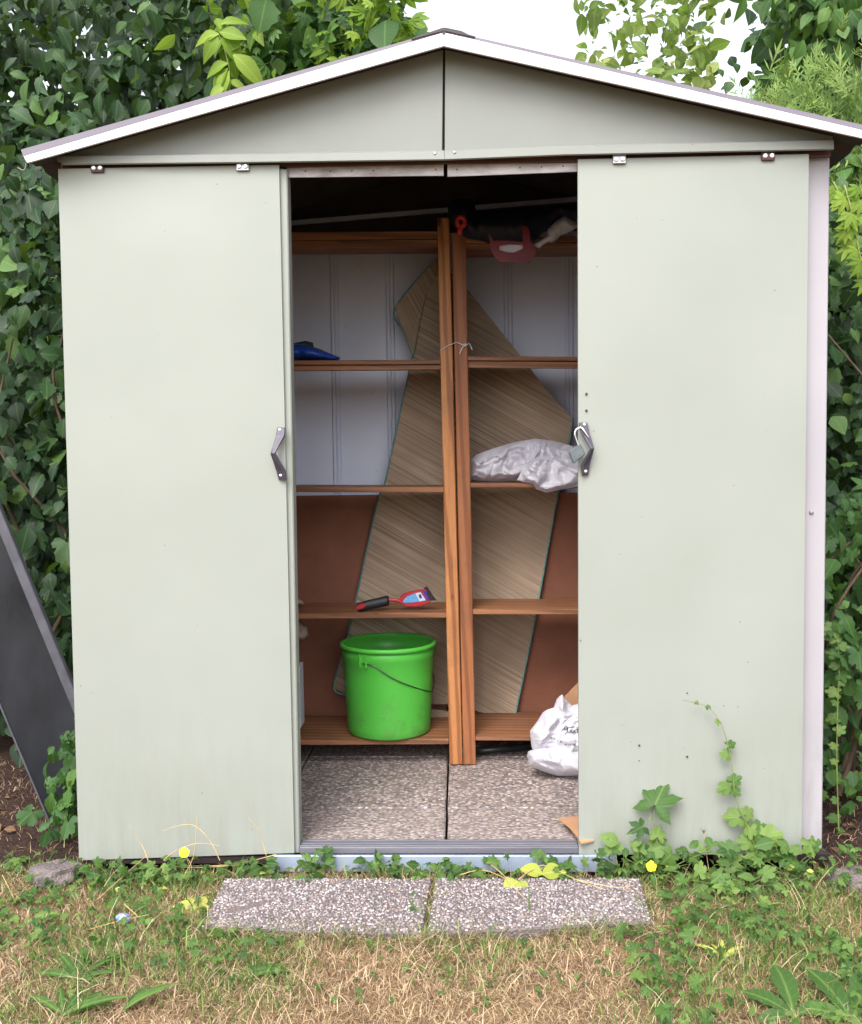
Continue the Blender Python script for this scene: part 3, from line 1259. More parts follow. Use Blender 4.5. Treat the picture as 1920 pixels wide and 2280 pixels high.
# wire tie
tie = thing('wire_tie', 'thin pale wire twisted round the two shelf uprights', 'wire', at(940, 710, YS))
bm = bmesh.new()
tube(bm, spline([at(*Z3(x, y), Y) for x, y, Y in ((905, 1025, YS - .003), (950, 1000, YS - .004), (1000, 985, YS - .005), (1035, 1005, YS - .008), (1060, 990, YS - .012), (1077, 1022, YS - .016))]), .0016, 6)
tube(bm, spline([at(*Z3(x, y), Y) for x, y, Y in ((1000, 985, YS - .007), (1025, 995, YS - .010), (1045, 992, YS - .012), (1022, 1015, YS - .014), (1010, 1045, YS - .012))]), .0016, 6)
obj('twisted_wire', bm, mt['string'], tie, smooth=True)

# ------------------------------------------------------------------ hardboard behind the lower shelves
YH = YS + SD + .085
for (xa, xb, lab) in ((-.86, jx - .01, 'brown hardboard sheet behind the left shelves'), (jx + .005, .86, 'brown hardboard sheet behind the right shelves')):
    bm = bmesh.new()
    z1 = at(700, 1013, YH).z
    box(bm, (xa, YH, FLOOR + .01), (xb, YH + .005, z1), .0005)
    tag(obj('hardboard_sheet', bm, mt['hard'], base=((xa + xb) / 2, YH, FLOOR)), lab, 'board', 'hardboard sheets')

# ------------------------------------------------------------------ straw mat
YM = YS + SD + .055
mat_t = thing('straw_mat', 'folded straw beach mat with teal edging standing behind the shelves', 'mat', at(880, 1470, YM))


def sheet(poly_px, Yf, step, thick=.004):
    V, F, d = cdt_fill(poly_px, step)
    bm = bmesh.new()
    a = [bm.verts.new(at(v.x, v.y, Yf(v.x, v.y))) for v in V]
    for f in F:
        bm.faces.new([a[i] for i in f])
    bmesh.ops.recalc_face_normals(bm, faces=bm.faces[:])
    r = bmesh.ops.solidify(bm, geom=bm.faces[:], thickness=thick)
    return bm


yf = lambda x, y: YM + .004 * math.sin(x * .012 + y * .006) + (.0 if y < 1300 else -.0)
main = [(893, 528), (955, 590), (1060, 722), (1120, 800), (1171, 855), (1165, 905), (1136, 1040), (1102, 1228), (1078, 1350), (1053, 1469), (1010, 1463),
        (970, 1453), (940, 1440), (880, 1440), (800, 1436), (720, 1425), (683, 1407), (705, 1325), (727, 1235), (752, 1120), (776, 1015), (790, 985), (807, 900), (822, 830),
        (845, 725), (858, 660), (872, 600)]
obj('mat_weave', sheet(main, yf, 26), mt['straw'], mat_t, smooth=False)
flap = [(893, 528), (809, 630), (828, 680), (846, 727), (858, 660), (873, 600), (895, 560)]
obj('folded_corner', sheet(flap, lambda x, y: YM - .012 + .00004 * (x - 850), 26), mt['straw2'], mat_t)
low = [(1053, 1472), (1000, 1468), (960, 1462), (900, 1452), (860, 1448), (860, 1466), (920, 1470), (1000, 1476)]
obj('mat_fold', sheet(low, lambda x, y: YM - .014, 20), mt['straw'], mat_t)


def edge_tube(name, pts, r, dy):
    bm = bmesh.new()
    tube(bm, spline([at(x, y, yf(x, y) + dy) for x, y in pts], 5), r, 6)
    obj(name, bm, mt['teal'], mat_t, smooth=True)


edge_tube('mat_binding', [(1171, 855), (1165, 905), (1136, 1040), (1102, 1228), (1078, 1350), (1053, 1469)], .0036, -.004)
edge_tube('mat_binding', [(845, 725), (822, 830), (807, 900), (788, 987), (776, 1015), (752, 1120), (727, 1235), (705, 1325), (683, 1407), (712, 1422)], .0033, -.004)
edge_tube('mat_binding', [(893, 530), (809, 630), (828, 680), (846, 727)], .004, -.014)
edge_tube('mat_binding', [(872, 600), (858, 660), (846, 725)], .003, -.016)

# ------------------------------------------------------------------ bucket
bc = at(*Z5(640, 690), YS + .135)
zb = at(700, yy(Z5, 706), YS).z
bucket = thing('bucket', 'bright green plastic bucket with wire handle on the bottom shelf', 'bucket', (at(797, 1500, YS + .122).x, YS + .122, zb))
bx, by = bucket.location.x, bucket.location.y
RB, RT = .131, .153
zt_ = at(793, 1312, by).z
Hb = zt_ - zb
print('bucket h', Hb, 'rim r', (at(893, 1310, by).x - at(697, 1310, by).x) / 2, (at(882, 1490, by).x - at(712, 1490, by).x) / 2)
RT = (at(893, 1310, by).x - at(697, 1310, by).x) / 2
RB = (at(880, 1490, by).x - at(713, 1490, by).x) / 2


def lathe(prof, c, seg=64, close=False):
    bm = bmesh.new()
    pr = None
    for r, z in prof:
        ring = [bm.verts.new((c[0] + r * math.cos(2 * math.pi * k / seg), c[1] + r * math.sin(2 * math.pi * k / seg), c[2] + z)) for k in range(seg)]
        if pr:
            for k in range(seg):
                bm.faces.new((pr[k], pr[(k + 1) % seg], ring[(k + 1) % seg], ring[k]))
        else:
            first = ring
        pr = ring
    if close:
        bm.faces.new(first[::-1])
        bm.faces.new(pr)
    return bm


wallr = lambda z: RB + (RT * .955 - RB) * z / Hb
prof = [(RB - .012, 0.0), (RB - .003, .001), (RB, .006)] + [(wallr(z), z) for z in (.03, .1, .2, Hb - .05)] + \
       [(wallr(Hb - .045) + .003, Hb - .044), (wallr(Hb - .04) + .003, Hb - .03), (wallr(Hb - .02) + .001, Hb - .012)] + \
       [(wallr(Hb) - .003, Hb - .012), (wallr(Hb - .05) - .004, Hb - .05), (wallr(.1) - .004, .1), (RB - .005, .008), (RB * .3, .006)]
bm = lathe(prof, (bx, by, zb), close=True)
obj('bucket_body', bm, mt['bucket'], bucket, smooth=True)
rp_ = [(RT - .010, Hb - .013), (RT - .001, Hb - .014), (RT + .001, Hb - .006), (RT - .001, Hb), (RT - .006, Hb + .002), (RT - .011, Hb), (RT - .012, Hb - .006), (RT - .010, Hb - .013)]
obj('bucket_rim', lathe(rp_, (bx, by, zb)), mt['bucket'], bucket, smooth=True)
# handle lug facing the camera at the left, and its mate at the back right
la = at(*Z5(495, 270), by - RT * .8)
ang = math.atan2(-math.sqrt(max(0, RT ** 2 - (la.x - bx) ** 2)), la.x - bx)
lugp = []
for a_ in (ang, ang + math.pi):
    ca, sa = math.cos(a_), math.sin(a_)
    rad = Vector((ca, sa, 0)); tan = Vector((-sa, ca, 0))
    bm = bmesh.new()
    zl = zb + Hb - .05
    base = Vector((bx, by, 0)) + rad * (wallr(Hb - .05) - .001)
    for s, wd in ((-1, .003), (1, .003)):
        q = base + tan * (s * .012)
        pts = [q + tan * wd + Vector((0, 0, zl + .034)), q - tan * wd + Vector((0, 0, zl + .034)), q - tan * wd + Vector((0, 0, zl - .014)), q + tan * wd + Vector((0, 0, zl - .014))]
        prism(bm, pts, rad * .010, .0008)
    pts = [base + tan * .015 + Vector((0, 0, zl + .036)), base - tan * .015 + Vector((0, 0, zl + .036)), base - tan * .015 + Vector((0, 0, zl + .004)), base + tan * .015 + Vector((0, 0, zl + .004))]
    prism(bm, pts, rad * .005, .0008)
    obj('handle_lug', bm, mt['bucket'], bucket)
    lugp.append(base + rad * .008 + Vector((0, 0, zl + .002)))
bm = bmesh.new()
hp = [lugp[0]]
# the wire drops round the front right of the bucket
for x, y in ((560, 320), (640, 375), (740, 420), (850, 452)):
    q = at(*Z5(x, y), by)
    # intersect with cylinder just outside the wall
    d_ = ray(*Z5(x, y)).normalized()
    rr_ = wallr(max(0, q.z - zb)) + .006
    ox, oy = CAM.x - bx, CAM.y - by
    A_ = d_.x ** 2 + d_.y ** 2
    B_ = 2 * (ox * d_.x + oy * d_.y)
    C_ = ox * ox + oy * oy - rr_ * rr_
    disc = B_ * B_ - 4 * A_ * C_
    if disc > 0:
        hp.append(CAM + d_ * ((-B_ - math.sqrt(disc)) / (2 * A_)))
e_ = hp[-1]
a_end = math.atan2(e_.y - by, e_.x - bx)
a_lug = math.atan2(lugp[1].y - by, lugp[1].x - bx)
if a_lug < a_end: a_lug += 2 * math.pi
for k in range(1, 7):
    t = k / 7
    a_ = a_end + (a_lug - a_end) * t
    z_ = e_.z + (lugp[1].z - e_.z) * t ** 1.5
    rr_ = wallr(z_ - zb) + .007
    hp.append(Vector((bx + rr_ * math.cos(a_), by + rr_ * math.sin(a_), z_)))
hp.append(lugp[1])
tube(bm, spline(hp, 6), .0021, 8)
obj('wire_handle', bm, mt['wire'], bucket, smooth=True)

# ------------------------------------------------------------------ hand scraper on the fourth shelf
zs4 = at(900, yy(Z4, 990), YS).z
YT = YS + .07
tr = thing('hand_scraper', 'red hand scraper with black rubber grip and blue label lying on a shelf', 'scraper', at(*ZT(700, 560), YT))
bm = bmesh.new()
g = [at(*ZT(x, y), Y) for x, y, Y in ((255, 535, YT - .03), (330, 525, YT - .03), (450, 490, YT - .026), (600, 460, YT - .02), (780, 415, YT - .015))]
rads = [.010, .0165, .017, .0165, .0165]
seg = 12
pr = None
for i, p in enumerate(spline(g, 5)):
    r_ = np.interp(i / 20, [0, .12, .3, .5, .95, 1], [.007, .0155, .0168, .0172, .0175, .015])
    ring = [bm.verts.new(p + Vector((-.1 * math.sin(2 * math.pi * k / seg) * r_, math.cos(2 * math.pi * k / seg) * r_, math.sin(2 * math.pi * k / seg) * r_))) for k in range(seg)]
    if pr:
        for k in range(seg): bm.faces.new((pr[k], pr[(k + 1) % seg], ring[(k + 1) % seg], ring[k]))
    else:
        bm.faces.new(ring)
    pr = ring
bm.faces.new(pr[::-1])
obj('grip', bm, mt['black'], tr, smooth=True)
bm = bmesh.new()
prism(bm, resample([at(*ZT(x, y), YT - .0475) for x, y in ((240, 540), (270, 495), (330, 475), (400, 475), (405, 500), (370, 535), (290, 565), (250, 565))], .004), (0, .010, 0))
obj('grip_inlay', bm, mt['red'], tr)
bm = bmesh.new()
tube(bm, spline([at(*ZT(x, y), YT - .015) for x, y in ((780, 415), (860, 412), (930, 420), (1010, 470))]), .0058, 8)
obj('neck', bm, mt['red'], tr, smooth=True)
bm = bmesh.new()
pan = [at(*ZT(x, y), YT - .012) for x, y in ((945, 400), (960, 360), (1040, 305), (1180, 270), (1340, 238), (1390, 250), (1475, 380), (1470, 430), (1420, 470), (1250, 525), (1060, 520), (1010, 470))]
prism(bm, pan, (0, .018, 0), .002)
obj('scraper_head', bm, mt['red'], tr)
for nm, pts, mtl, dy in (('sticker', ((1010, 420), (1080, 355), (1210, 300), (1300, 285), (1390, 420), (1290, 440), (1020, 460)), mt['lblue'], -.0135),
                         ('sticker_panel', ((1215, 300), (1300, 285), (1385, 415), (1280, 430)), mt['lwhite'], -.0145),
                         ('sticker_panel', ((1300, 285), (1335, 255), (1395, 262), (1470, 370), (1455, 410), (1390, 420)), mt['dkblue'], -.0145),
                         ('sticker_mark', ((1310, 280), (1335, 275), (1400, 375), (1380, 385)), mt['red'], -.0153),
                         ('sticker_mark', ((1265, 325), (1305, 315), (1325, 380), (1285, 390)), mt['dkblue'], -.0153)):
    bm = bmesh.new()
    prism(bm, [at(*ZT(x, y), YT + dy) for x, y in pts], (0, .0008, 0))
    obj(nm, bm, mtl, tr)
bm = bmesh.new()
prism(bm, [at(*ZT(x, y), Y) for x, y, Y in ((1350, 215, YT - .005), (1400, 185, YT - .005), (1560, 415, YT - .03), (1470, 425, YT - .03))], (0, .004, 0), .0008)
obj('blade', bm, mt['slot'], tr)


# ------------------------------------------------------------------ bags
def rest(poly, zpx): return poly


bagpoly = [(962, 962), (963, 940), (975, 930), (1010, 917), (1050, 905), (1095, 897), (1130, 901), (1165, 910), (1215, 925), (1225, 985), (1180, 991), (1165, 988),
           (1150, 985), (1128, 984), (1100, 978), (1075, 975), (1050, 982), (1015, 986), (975, 983), (961, 980)]
t = thing('plastic_bag', 'crumpled translucent white plastic bag lying on the middle right shelf', 'bag', at(1080, 985, YS + .1))
obj('bag_film', inflate(bagpoly, YS + .10, .030, step=3.6, edge=26, crease=.038, nseeds=20, sd=3), mt['film'], t, smooth=False)
tail = [(1058, 982), (1066, 966), (1090, 940), (1110, 930), (1135, 935), (1165, 950), (1210, 955), (1215, 990), (1180, 996), (1150, 1001), (1118, 1008), (1098, 1001), (1090, 990), (1070, 986)]
obj('bag_flap', inflate(tail, YS + .0, .010, step=3.4, edge=16, crease=.028, nseeds=16, sd=9), mt['film'], t, smooth=False)

sackpoly = [ZB(*p) for p in ((985, 370), (1060, 460), (1160, 570), (1270, 535), (1500, 560), (1900, 700), (1980, 1200), (1900, 1500), (1270, 1560), (700, 1560), (460, 1400),
                             (430, 1300), (405, 1030), (540, 850), (640, 690), (730, 640), (830, 610), (880, 470), (930, 410))]
t = thing('carrier_bag', 'white bag with black handwriting standing on the floor by the right shelves', 'bag', atz(1150, 1586, FLOOR))
YK = .62
bm = inflate(sackpoly, YK, .050, step=3.4, edge=36, crease=.022, nseeds=16, sd=5)
bvh = BVHTree.FromBMesh(bm)
obj('bag_body', bm, mt['sack'], t, smooth=False)
lowpoly = [ZB(*p) for p in ((350, 1480), (370, 1395), (470, 1365), (620, 1310), (880, 1290), (1100, 1310), (1270, 1340), (1900, 1330), (1980, 1500), (1900, 1800),
                            (1270, 1850), (900, 1838), (640, 1760), (500, 1700), (400, 1640))]
obj('bag_cuff', inflate(lowpoly, YK - .03, .050, step=3.4, edge=24, crease=.024, nseeds=13, sd=12), mt['sack'], t, smooth=False)
strokes = [[(1075, 950), (1045, 935), (1020, 965), (1025, 1010), (1060, 1015), (1075, 975), (1075, 950)], [(1075, 960), (1085, 1010), (1060, 1060), (1030, 1095)],
           [(1075, 1000), (1090, 1050), (1120, 1050), (1125, 1000)], [(1140, 1010), (1138, 1060)],
           [(1185, 1015), (1160, 1010), (1152, 1045), (1170, 1065), (1192, 1040), (1195, 1010), (1200, 1060)],
           [(1215, 1010), (1212, 1060), (1240, 1062)], [(1245, 1005), (1275, 1000), (1250, 1060), (1290, 1058)],
           [(780, 1145), (805, 1165)], [(832, 1165), (855, 1182)], [(895, 1195), (915, 1205)], [(945, 1232), (960, 1212), (975, 1225), (960, 1240)],
           [(1028, 1282), (1045, 1262), (1058, 1272), (1045, 1282)], [(1075, 1280), (1105, 1278)], [(1120, 1278), (1150, 1275)], [(1170, 1270), (1215, 1262), (1210, 1282), (1172, 1284)]]
bm = bmesh.new()
for ist, st in enumerate(strokes):
    if ist == 7:
        obj('handwriting', bm, mt['ink'], t)
        bm = bmesh.new()
    P = []
    pp = resample([Vector((*ZB(*p), 0)) for p in st], 1.0, close=False)
    for q in pp:
        d_ = ray(q.x, q.y).normalized()
        hit = bvh.ray_cast(CAM, d_)
        if hit[0] is not None:
            P.append(hit[0] - d_ * .0012)
    if len(P) > 1:
        tube(bm, P, .0010, 5)
obj('printed_line', bm, mt['ink'], t)

# cardboard behind the sack, and scrap at the sill
bm = bmesh.new()
prism(bm, [at(1156, 1425, .68), at(1185, 1395, .68), at(1225, 1380, .68), at(1240, 1470, .68), at(1170, 1455, .68)], (0, .006, 0))
tag(obj('cardboard_flap', bm, mt['card'], base=at(1190, 1440, .68)), 'brown cardboard corner sticking up behind the white bag', 'cardboard')
bm = bmesh.new()
cz = FLOOR + .02
prism(bm, [atz(1143, 1676, cz), atz(1200, 1670, cz), atz(1215, 1722, cz), atz(1188, 1727, cz), atz(1180, 1712, cz), atz(1166, 1695, cz)], (0, 0, .004))
tag(obj('cardboard_scrap', bm, mt['card'], base=atz(1180, 1700, cz)), 'torn cardboard scrap on the floor beside the sill', 'cardboard')
# blue film and green cloth on the upper left shelf
bl = [(560, 738), (560, 706), (597, 703), (625, 704), (655, 714), (685, 727), (697, 732), (693, 737), (650, 737)]
tag(obj('blue_bag', inflate(bl, YS + .08, .045, step=6, edge=22, crease=.014, sd=21), mt['blue'], base=at(630, 737, YS + .08), smooth=True),
    'rumpled blue plastic bag on the upper left shelf', 'bag')
gl = [(560, 712), (560, 700), (600, 702), (625, 697), (641, 701), (642, 710), (625, 712)]
tag(obj('green_cloth', inflate(gl, YS + .17, .03, step=5, edge=10, crease=.006, sd=22), mt['dkgreen'], base=at(620, 712, YS + .17), smooth=True),
    'dark green cloth behind the blue bag', 'cloth')
# pale fold lying on the upper left shelf near the mat, and a film strip on the third
# white rags at the left edge
rg = [(560, 1236), (560, 1222), (607, 1222), (618, 1228), (624, 1237), (600, 1240)]
tag(obj('grey_rag', inflate(rg, YS + .09, .03, step=4, edge=10, crease=.01, sd=31), mt['beige'], base=at(610, 1238, YS + .09), smooth=True), 'small grey rag on the shelf above the bucket', 'rag')
rg = [(560, 1300), (560, 1268), (612, 1270), (630, 1282), (632, 1300), (622, 1309), (600, 1310)]
tag(obj('beige_bundle', inflate(rg, YS + .12, .03, step=5, edge=12, crease=.012, sd=32), mt['beige'], base=at(610, 1309, YS + .12), smooth=True), 'beige cloth bundle left of the green bucket', 'cloth')
bm = bmesh.new()
pb = [at(590, 1365, YS + .03), at(613, 1364, YS + .03), at(616, 1490, YS + .03), at(590, 1490, YS + .03)]
prism(bm, pb, (0, .08, 0), .002)
pk = thing('paper_packet', 'white and blue packet standing on the bottom shelf at the left door', 'packet', at(600, 1500, YS + .05))
obj('packet_body', bm, mt['lwhite'], pk)
bm = bmesh.new()
prism(bm, [at(607, 1395, YS + .029), at(613.6, 1395, YS + .029), at(615, 1470, YS + .029), at(607, 1470, YS + .029)], (0, .0006, 0))
obj('packet_print', bm, mt['lblue'], pk)
# thin plastic strip on third left shelf
bm = bmesh.new()
z3 = at(800, yy(Z4, 319), YS).z
prism(bm, [atz(762, 993, z3 + .006), atz(812, 991, z3 + .006), atz(812, 989.5, z3 + .006), atz(762, 991, z3 + .006)], (0, 0, .002))

# pipe on the floor at the back
bm = bmesh.new()
p0, p1 = atz(*Z5(1095, 768), FLOOR + .02), atz(*Z5(1390, 742), FLOOR + .02)
p0 = p0 - (p1 - p0) * .1
tube(bm, [p0, p0.lerp(p1, .5), p1.lerp(p0, -.35)], .013, 14)
tag(obj('plastic_pipe', bm, mt['pipe'], base=p0, smooth=True), 'black pipe lying on the floor under the right shelves', 'pipe')

# hanging things under the roof
navy = [ZD(*p) for p in ((185, 190), (250, 120), (480, 125), (530, 262), (1000, 235), (1690, 180), (2050, 160), (2100, 350), (1700, 410), (1500, 300), (1350, 450), (1250, 560), (1190, 640), (1000, 640), (700, 640), (560, 600),
                         (420, 580), (330, 520), (260, 440), (200, 330))]
tarp = thing('navy_tarp', 'dark navy tarpaulin bundle hanging under the roof above the right shelves', 'tarpaulin', at(1040, 480, .68))
obj('tarp_cloth', inflate(navy, .655, .05, step=9, edge=50, crease=.03, sd=41), mt['navy'], tarp, smooth=True)
wt = [ZD(*p) for p in ((1190, 640), (1250, 600), (1340, 540), (1340, 470), (1440, 380), (1540, 310), (1690, 400), (2000, 420), (2000, 520), (1690, 455), (1600, 500), (1500, 545), (1440, 600), (1400, 625), (1360, 615), (1300, 650),
                       (1255, 692), (1210, 675))]
obj('white_lining', inflate(wt, .60, .018, step=5, edge=16, crease=.02, nseeds=24, sd=42), mt['film'], tarp, smooth=True)
t = thing('red_carrier_handle', 'dark red plastic handle with an oval opening hanging below the navy tarpaulin', 'handle', at(*ZD(950, 760), .62))
RO = [ZD(*p) for p in ((670, 520), (720, 600), (890, 600), (1060, 620), (1060, 520), (1045, 440), (1095, 430), (1135, 470), (1150, 620), (1200, 680), (1210, 760), (1140, 855), (980, 850), (800, 850), (735, 790), (690, 710), (680, 620))]
HI = [ZD(*p) for p in ((790, 655), (900, 640), (1062, 645), (1062, 690), (960, 738), (880, 735), (790, 708))]
ro = resample([Vector(p) for p in RO], 4)
hi_ = resample([Vector(p) for p in HI], 4)
n1 = len(ro)
pts_ = ro + hi_
edg = [(i, (i + 1) % n1) for i in range(n1)] + [(n1 + i, n1 + (i + 1) % len(hi_)) for i in range(len(hi_))]
res = delaunay_2d_cdt(pts_, edg, [], 0, 1e-6)
bm = bmesh.new()
vs = [bm.verts.new(at(v.x, v.y, .57)) for v in res[0]]


def inside(p, poly):
    c = False
    n = len(poly)
    for i in range(n):
        a, b = poly[i], poly[(i + 1) % n]
        if (a[1] > p[1]) != (b[1] > p[1]) and p[0] < (b[0] - a[0]) * (p[1] - a[1]) / (b[1] - a[1]) + a[0]:
            c = not c
    return c


for f in res[2]:
    cx_ = sum(res[0][i].x for i in f) / len(f)
    cy_ = sum(res[0][i].y for i in f) / len(f)
    if inside((cx_, cy_), RO) and not inside((cx_, cy_), HI):
        bm.faces.new([vs[i] for i in f])
for v in [v for v in bm.verts if not v.link_faces]: bm.verts.remove(v)
bnd = [tuple(e.verts) for e in bm.edges if len(e.link_faces) == 1]
bkv = {v: bm.verts.new(v.co + Vector((0, .006, 0))) for v in list(bm.verts)}
for f in list(bm.faces): bm.faces.new([bkv[v] for v in f.verts][::-1])
for a_, b_ in bnd: bm.faces.new((a_, b_, bkv[b_], bkv[a_]))
obj('handle_ring', bm, mt['dkred'], t)
bm = bmesh.new()
prism(bm, [at(*ZD(x, y), .582) for x, y in ((780, 645), (900, 630), (1070, 635), (1075, 700), (960, 742), (780, 722))], (0, .002, 0))
obj('paper_insert', bm, mt['lwhite'], t)
t = thing('red_hook', 'small orange-red plastic hook hanging beside the top of the shelf uprights', 'hook', at(*ZD(345, 420), .70))
bm = bmesh.new()
cc = [at(*ZD(345 + 45 * math.cos(a), 385 + 55 * math.sin(a)), .56) for a in [2 * math.pi * k / 14 for k in range(15)]]
tube(bm, cc, .0075, 8)
tube(bm, [at(*ZD(340, 430), .56), at(*ZD(335, 480), .56), at(*ZD(325, 535), .56)], .008, 8)
obj('hook_ring', bm, mt['redorange'], t, smooth=True)


# ------------------------------------------------------------------ leaf machinery
def ovate(ns=5, wid=.34, fold=.25, droop=.25, point=1.0, peak=.4, serr=0.0):
    V, F, LC = [], [], []
    for i in range(ns + 1):
        t = i / ns
        w_ = wid * (math.sin(math.pi * min(1, t / peak * .5)) if t < peak else math.cos(math.pi / 2 * ((t - peak) / (1 - peak))) ** point)
        if i == 0: w_ = wid * .12
        if i == ns: w_ = .004
        s_ = 1 + (serr if i % 2 else -serr)
        z = -droop * t * t
        for sx in (-1, 0, 1):
            V.append((sx * w_ * s_, t, z + (fold * w_ if sx else 0)))
            LC.append((sx * w_, t, 0))
    for i in range(ns):
        a = i * 3
        F += [(a, a + 1, a + 4, a + 3), (a + 1, a + 2, a + 5, a + 4)]
    return np.array(V), F, np.array(LC)


def place(T, ang, s, off=(0, 0, 0), lcs=1.0):
    V, F, LC = T
    c, sn = math.cos(ang), math.sin(ang)
    W = V * s
    R = np.stack([W[:, 0] * c - W[:, 1] * sn, W[:, 0] * sn + W[:, 1] * c, W[:, 2]], 1) + np.array(off)
    return R, F, LC


def merge(parts):
    Vs, Fs, Ls = [], [], []
    o = 0
    for V, F, LC in parts:
        Vs.append(V); Ls.append(LC)
        Fs += [tuple(i + o for i in f) for f in F]
        o += len(V)
    return np.concatenate(Vs), Fs, np.concatenate(Ls)


def palmate(nl=5, spread=1.15, s=.72, ns=4, wid=.22):
    base = ovate(ns, wid, .3, .25, 1.0, .5)
    parts = []
    for k in range(nl):
        a = (k - (nl - 1) / 2) / ((nl - 1) / 2) * spread
        parts.append(place(base, a, s * (1 - .28 * abs(a) / spread), (0, .18, 0)))
    st = (np.array([(-.012, -.25, 0), (.012, -.25, 0), (.012, .2, 0), (-.012, .2, 0)]), [(0, 1, 2, 3)], np.array([(0, 0, 0)] * 4))
    return merge(parts + [st])


def lobed(lobes=5, depth=.45, pts=3, round_=False):
    """maple or currant like blade as a fan"""
    V = [(0, .12, .02)]
    LC = [(0, .1, 0)]
    n = lobes * 2 * pts
    outl = []
    for k in range(n + 1):
        a = -2.45 + 4.9 * k / n
        ph = (a / 4.9 + .5) * lobes
        fr = abs((ph % 1) - .5) * 2
        r = 1 - depth * (fr ** (2.2 if round_ else 1.0))
        r *= .62 + .38 * math.cos(a * .55)
        r *= 1 + (.05 if k % 2 else -.05)
        outl.append((math.sin(a) * r * .62, .12 + math.cos(a) * r * .88, -.18 * r * r + .05 * math.cos(lobes * a)))
    V += outl
    LC += [(p[0], p[1], 0) for p in outl]
    F = [(0, i + 1, i) for i in range(1, n + 1)]
    F = [(0, i, i + 1) for i in range(1, n + 1)]
    V = V + [(-.012, -.3, 0), (.012, -.3, 0)]
    LC = LC + [(0, 0, 0), (0, 0, 0)]
    F.append((len(V) - 2, len(V) - 1, 0))
    return np.array(V), F, np.array(LC)


OV = ovate()
OVW = ovate(6, .42, .2, .3, .9, .4)
OVN = ovate(8, .3, .35, .5, .9, .5, .10)
HOL = ovate(8, .40, .15, .15, .7, .45, .12)
OVL = ovate(6, .27, .3, .45, 1.0, .45)
PAL = palmate()
PAL7 = palmate(5, 1.3, .8, 4, .17)
TRI = palmate(3, 1.35, .7, 4, .34)
CIN = palmate(5, 1.9, .75, 4, .26)
MAP = lobed(5, .5)
CUR = lobed(5, .3, 3, True)
SPRAY = merge([place(ovate(2, .07, .1, .1), a, s, (0, o, 0)) for a, s, o in ((0, .7, .3), (.6, .45, .25), (-.6, .45, .2), (.5, .35, .5), (-.5, .35, .48), (.75, .4, 0), (-.7, .4, 0), (0, .35, 0))])


def basis(nrm, down):
    n = nrm / np.linalg.norm(nrm, axis=1, keepdims=True)
    a = down - n * np.sum(down * n, 1, keepdims=True)
    a /= np.linalg.norm(a, axis=1, keepdims=True) + 1e-9
    s = np.cross(a, n)
    return s, a, n


class Leaves:
    def __init__(s):
        s.V, s.F, s.T, s.L = [], [], [], []
        s.o = 0

    def add(s, T, pos, nrm, tip, size, tint=None, bend=.25):
        pos = np.atleast_2d(np.array(pos, float))
        k = len(pos)
        nrm = np.broadcast_to(np.array(nrm, float), (k, 3)).copy()
        tip = np.broadcast_to(np.array(tip, float), (k, 3)).copy()
        size = np.broadcast_to(np.array(size, float), (k,))
        sd_, al, nn = basis(nrm, tip)
        TV, TF, TL = T
        bd = rng.uniform(-bend, bend, k)
        loc = np.repeat(TV[None], k, 0).copy()
        loc[:, :, 2] += bd[:, None] * loc[:, :, 1] ** 2
        loc[:, :, 0] *= rng.uniform(.85, 1.15, k)[:, None]
        loc *= size[:, None, None]
        W = pos[:, None, :] + loc[:, :, 0:1] * sd_[:, None] + loc[:, :, 1:2] * al[:, None] + loc[:, :, 2:3] * nn[:, None]
        n = len(TV)
        s.V.append(W.reshape(-1, 3))
        if tint is None: tint = rng.uniform(0, 1, k)
        s.T.append(np.repeat(np.broadcast_to(np.array(tint, float), (k,)), n))
        s.L.append(np.tile(TL, (k, 1)))
        for i in range(k):
            b = s.o + i * n
            s.F += [tuple(j + b for j in f) for f in TF]
        s.o += k * n
        return s

    def build(s, name, mat, parent=None, base=None, smooth=True):
        me = bpy.data.meshes.new(name)
        V = np.concatenate(s.V)
        me.from_pydata(V.tolist(), [], s.F)
        a = me.attributes.new('tint', 'FLOAT', 'POINT')
        a.data.foreach_set('value', np.concatenate(s.T).astype(np.float32))
        a = me.attributes.new('lc', 'FLOAT_VECTOR', 'POINT')
        a.data.foreach_set('vector', np.concatenate(s.L).astype(np.float32).ravel())
        me.update()
        return link(name, me, mat, parent, base, smooth)


def rdir(k, m, j):
    return np.array(m, float)[None] + rng.normal(0, j, (k, 3))


def branches(parent, segs, r=.006, name='branch', mat=None):
    if name == 'stalk' and len(segs) > 1:
        for sg in segs: branches(parent, [sg], r, name, mat)
        return
    bm = bmesh.new()
    for pts in segs:
        tube(bm, spline(pts, 4), r, 5, r2=r * .35, cap=False)
    return obj(name, bm, mat or mt['bark'], parent, smooth=True)


def clumps(n, lo, hi, per, rad, keep=None):
    """leaf positions gathered in clumps inside a box"""
    c = rng.uniform(lo, hi, (n, 3))
    p = np.repeat(c, per, 0) + rng.normal(0, rad, (n * per, 3))
    q = np.repeat(rng.uniform(-.4, .4, n) + (rng.random(n) < .08) * .35, per)
    if keep is not None:
        k = np.array([keep(*v) for v in p])
        p, q = p[k], q[k]
    return p, q


def clear_shed(x, y, z, m=.03):
    """True when outside the shed volume"""
    if y > YB + .12 or y < -.12: return z > .0
    if XL - m < x < XR + m:
        return z > roofz(min(max(x, XL), XR)) + .06
    if lfU.x - m < x < rtU.x + m:
        return z > roofz(x) + .05 or z < roofz(x) - .10
    return True


def px_of(p):
    q = ROT.transposed() @ (Vector(p) - CAM)
    return CX + FPX * q.x / -q.z, CY - FPX * q.y / -q.z


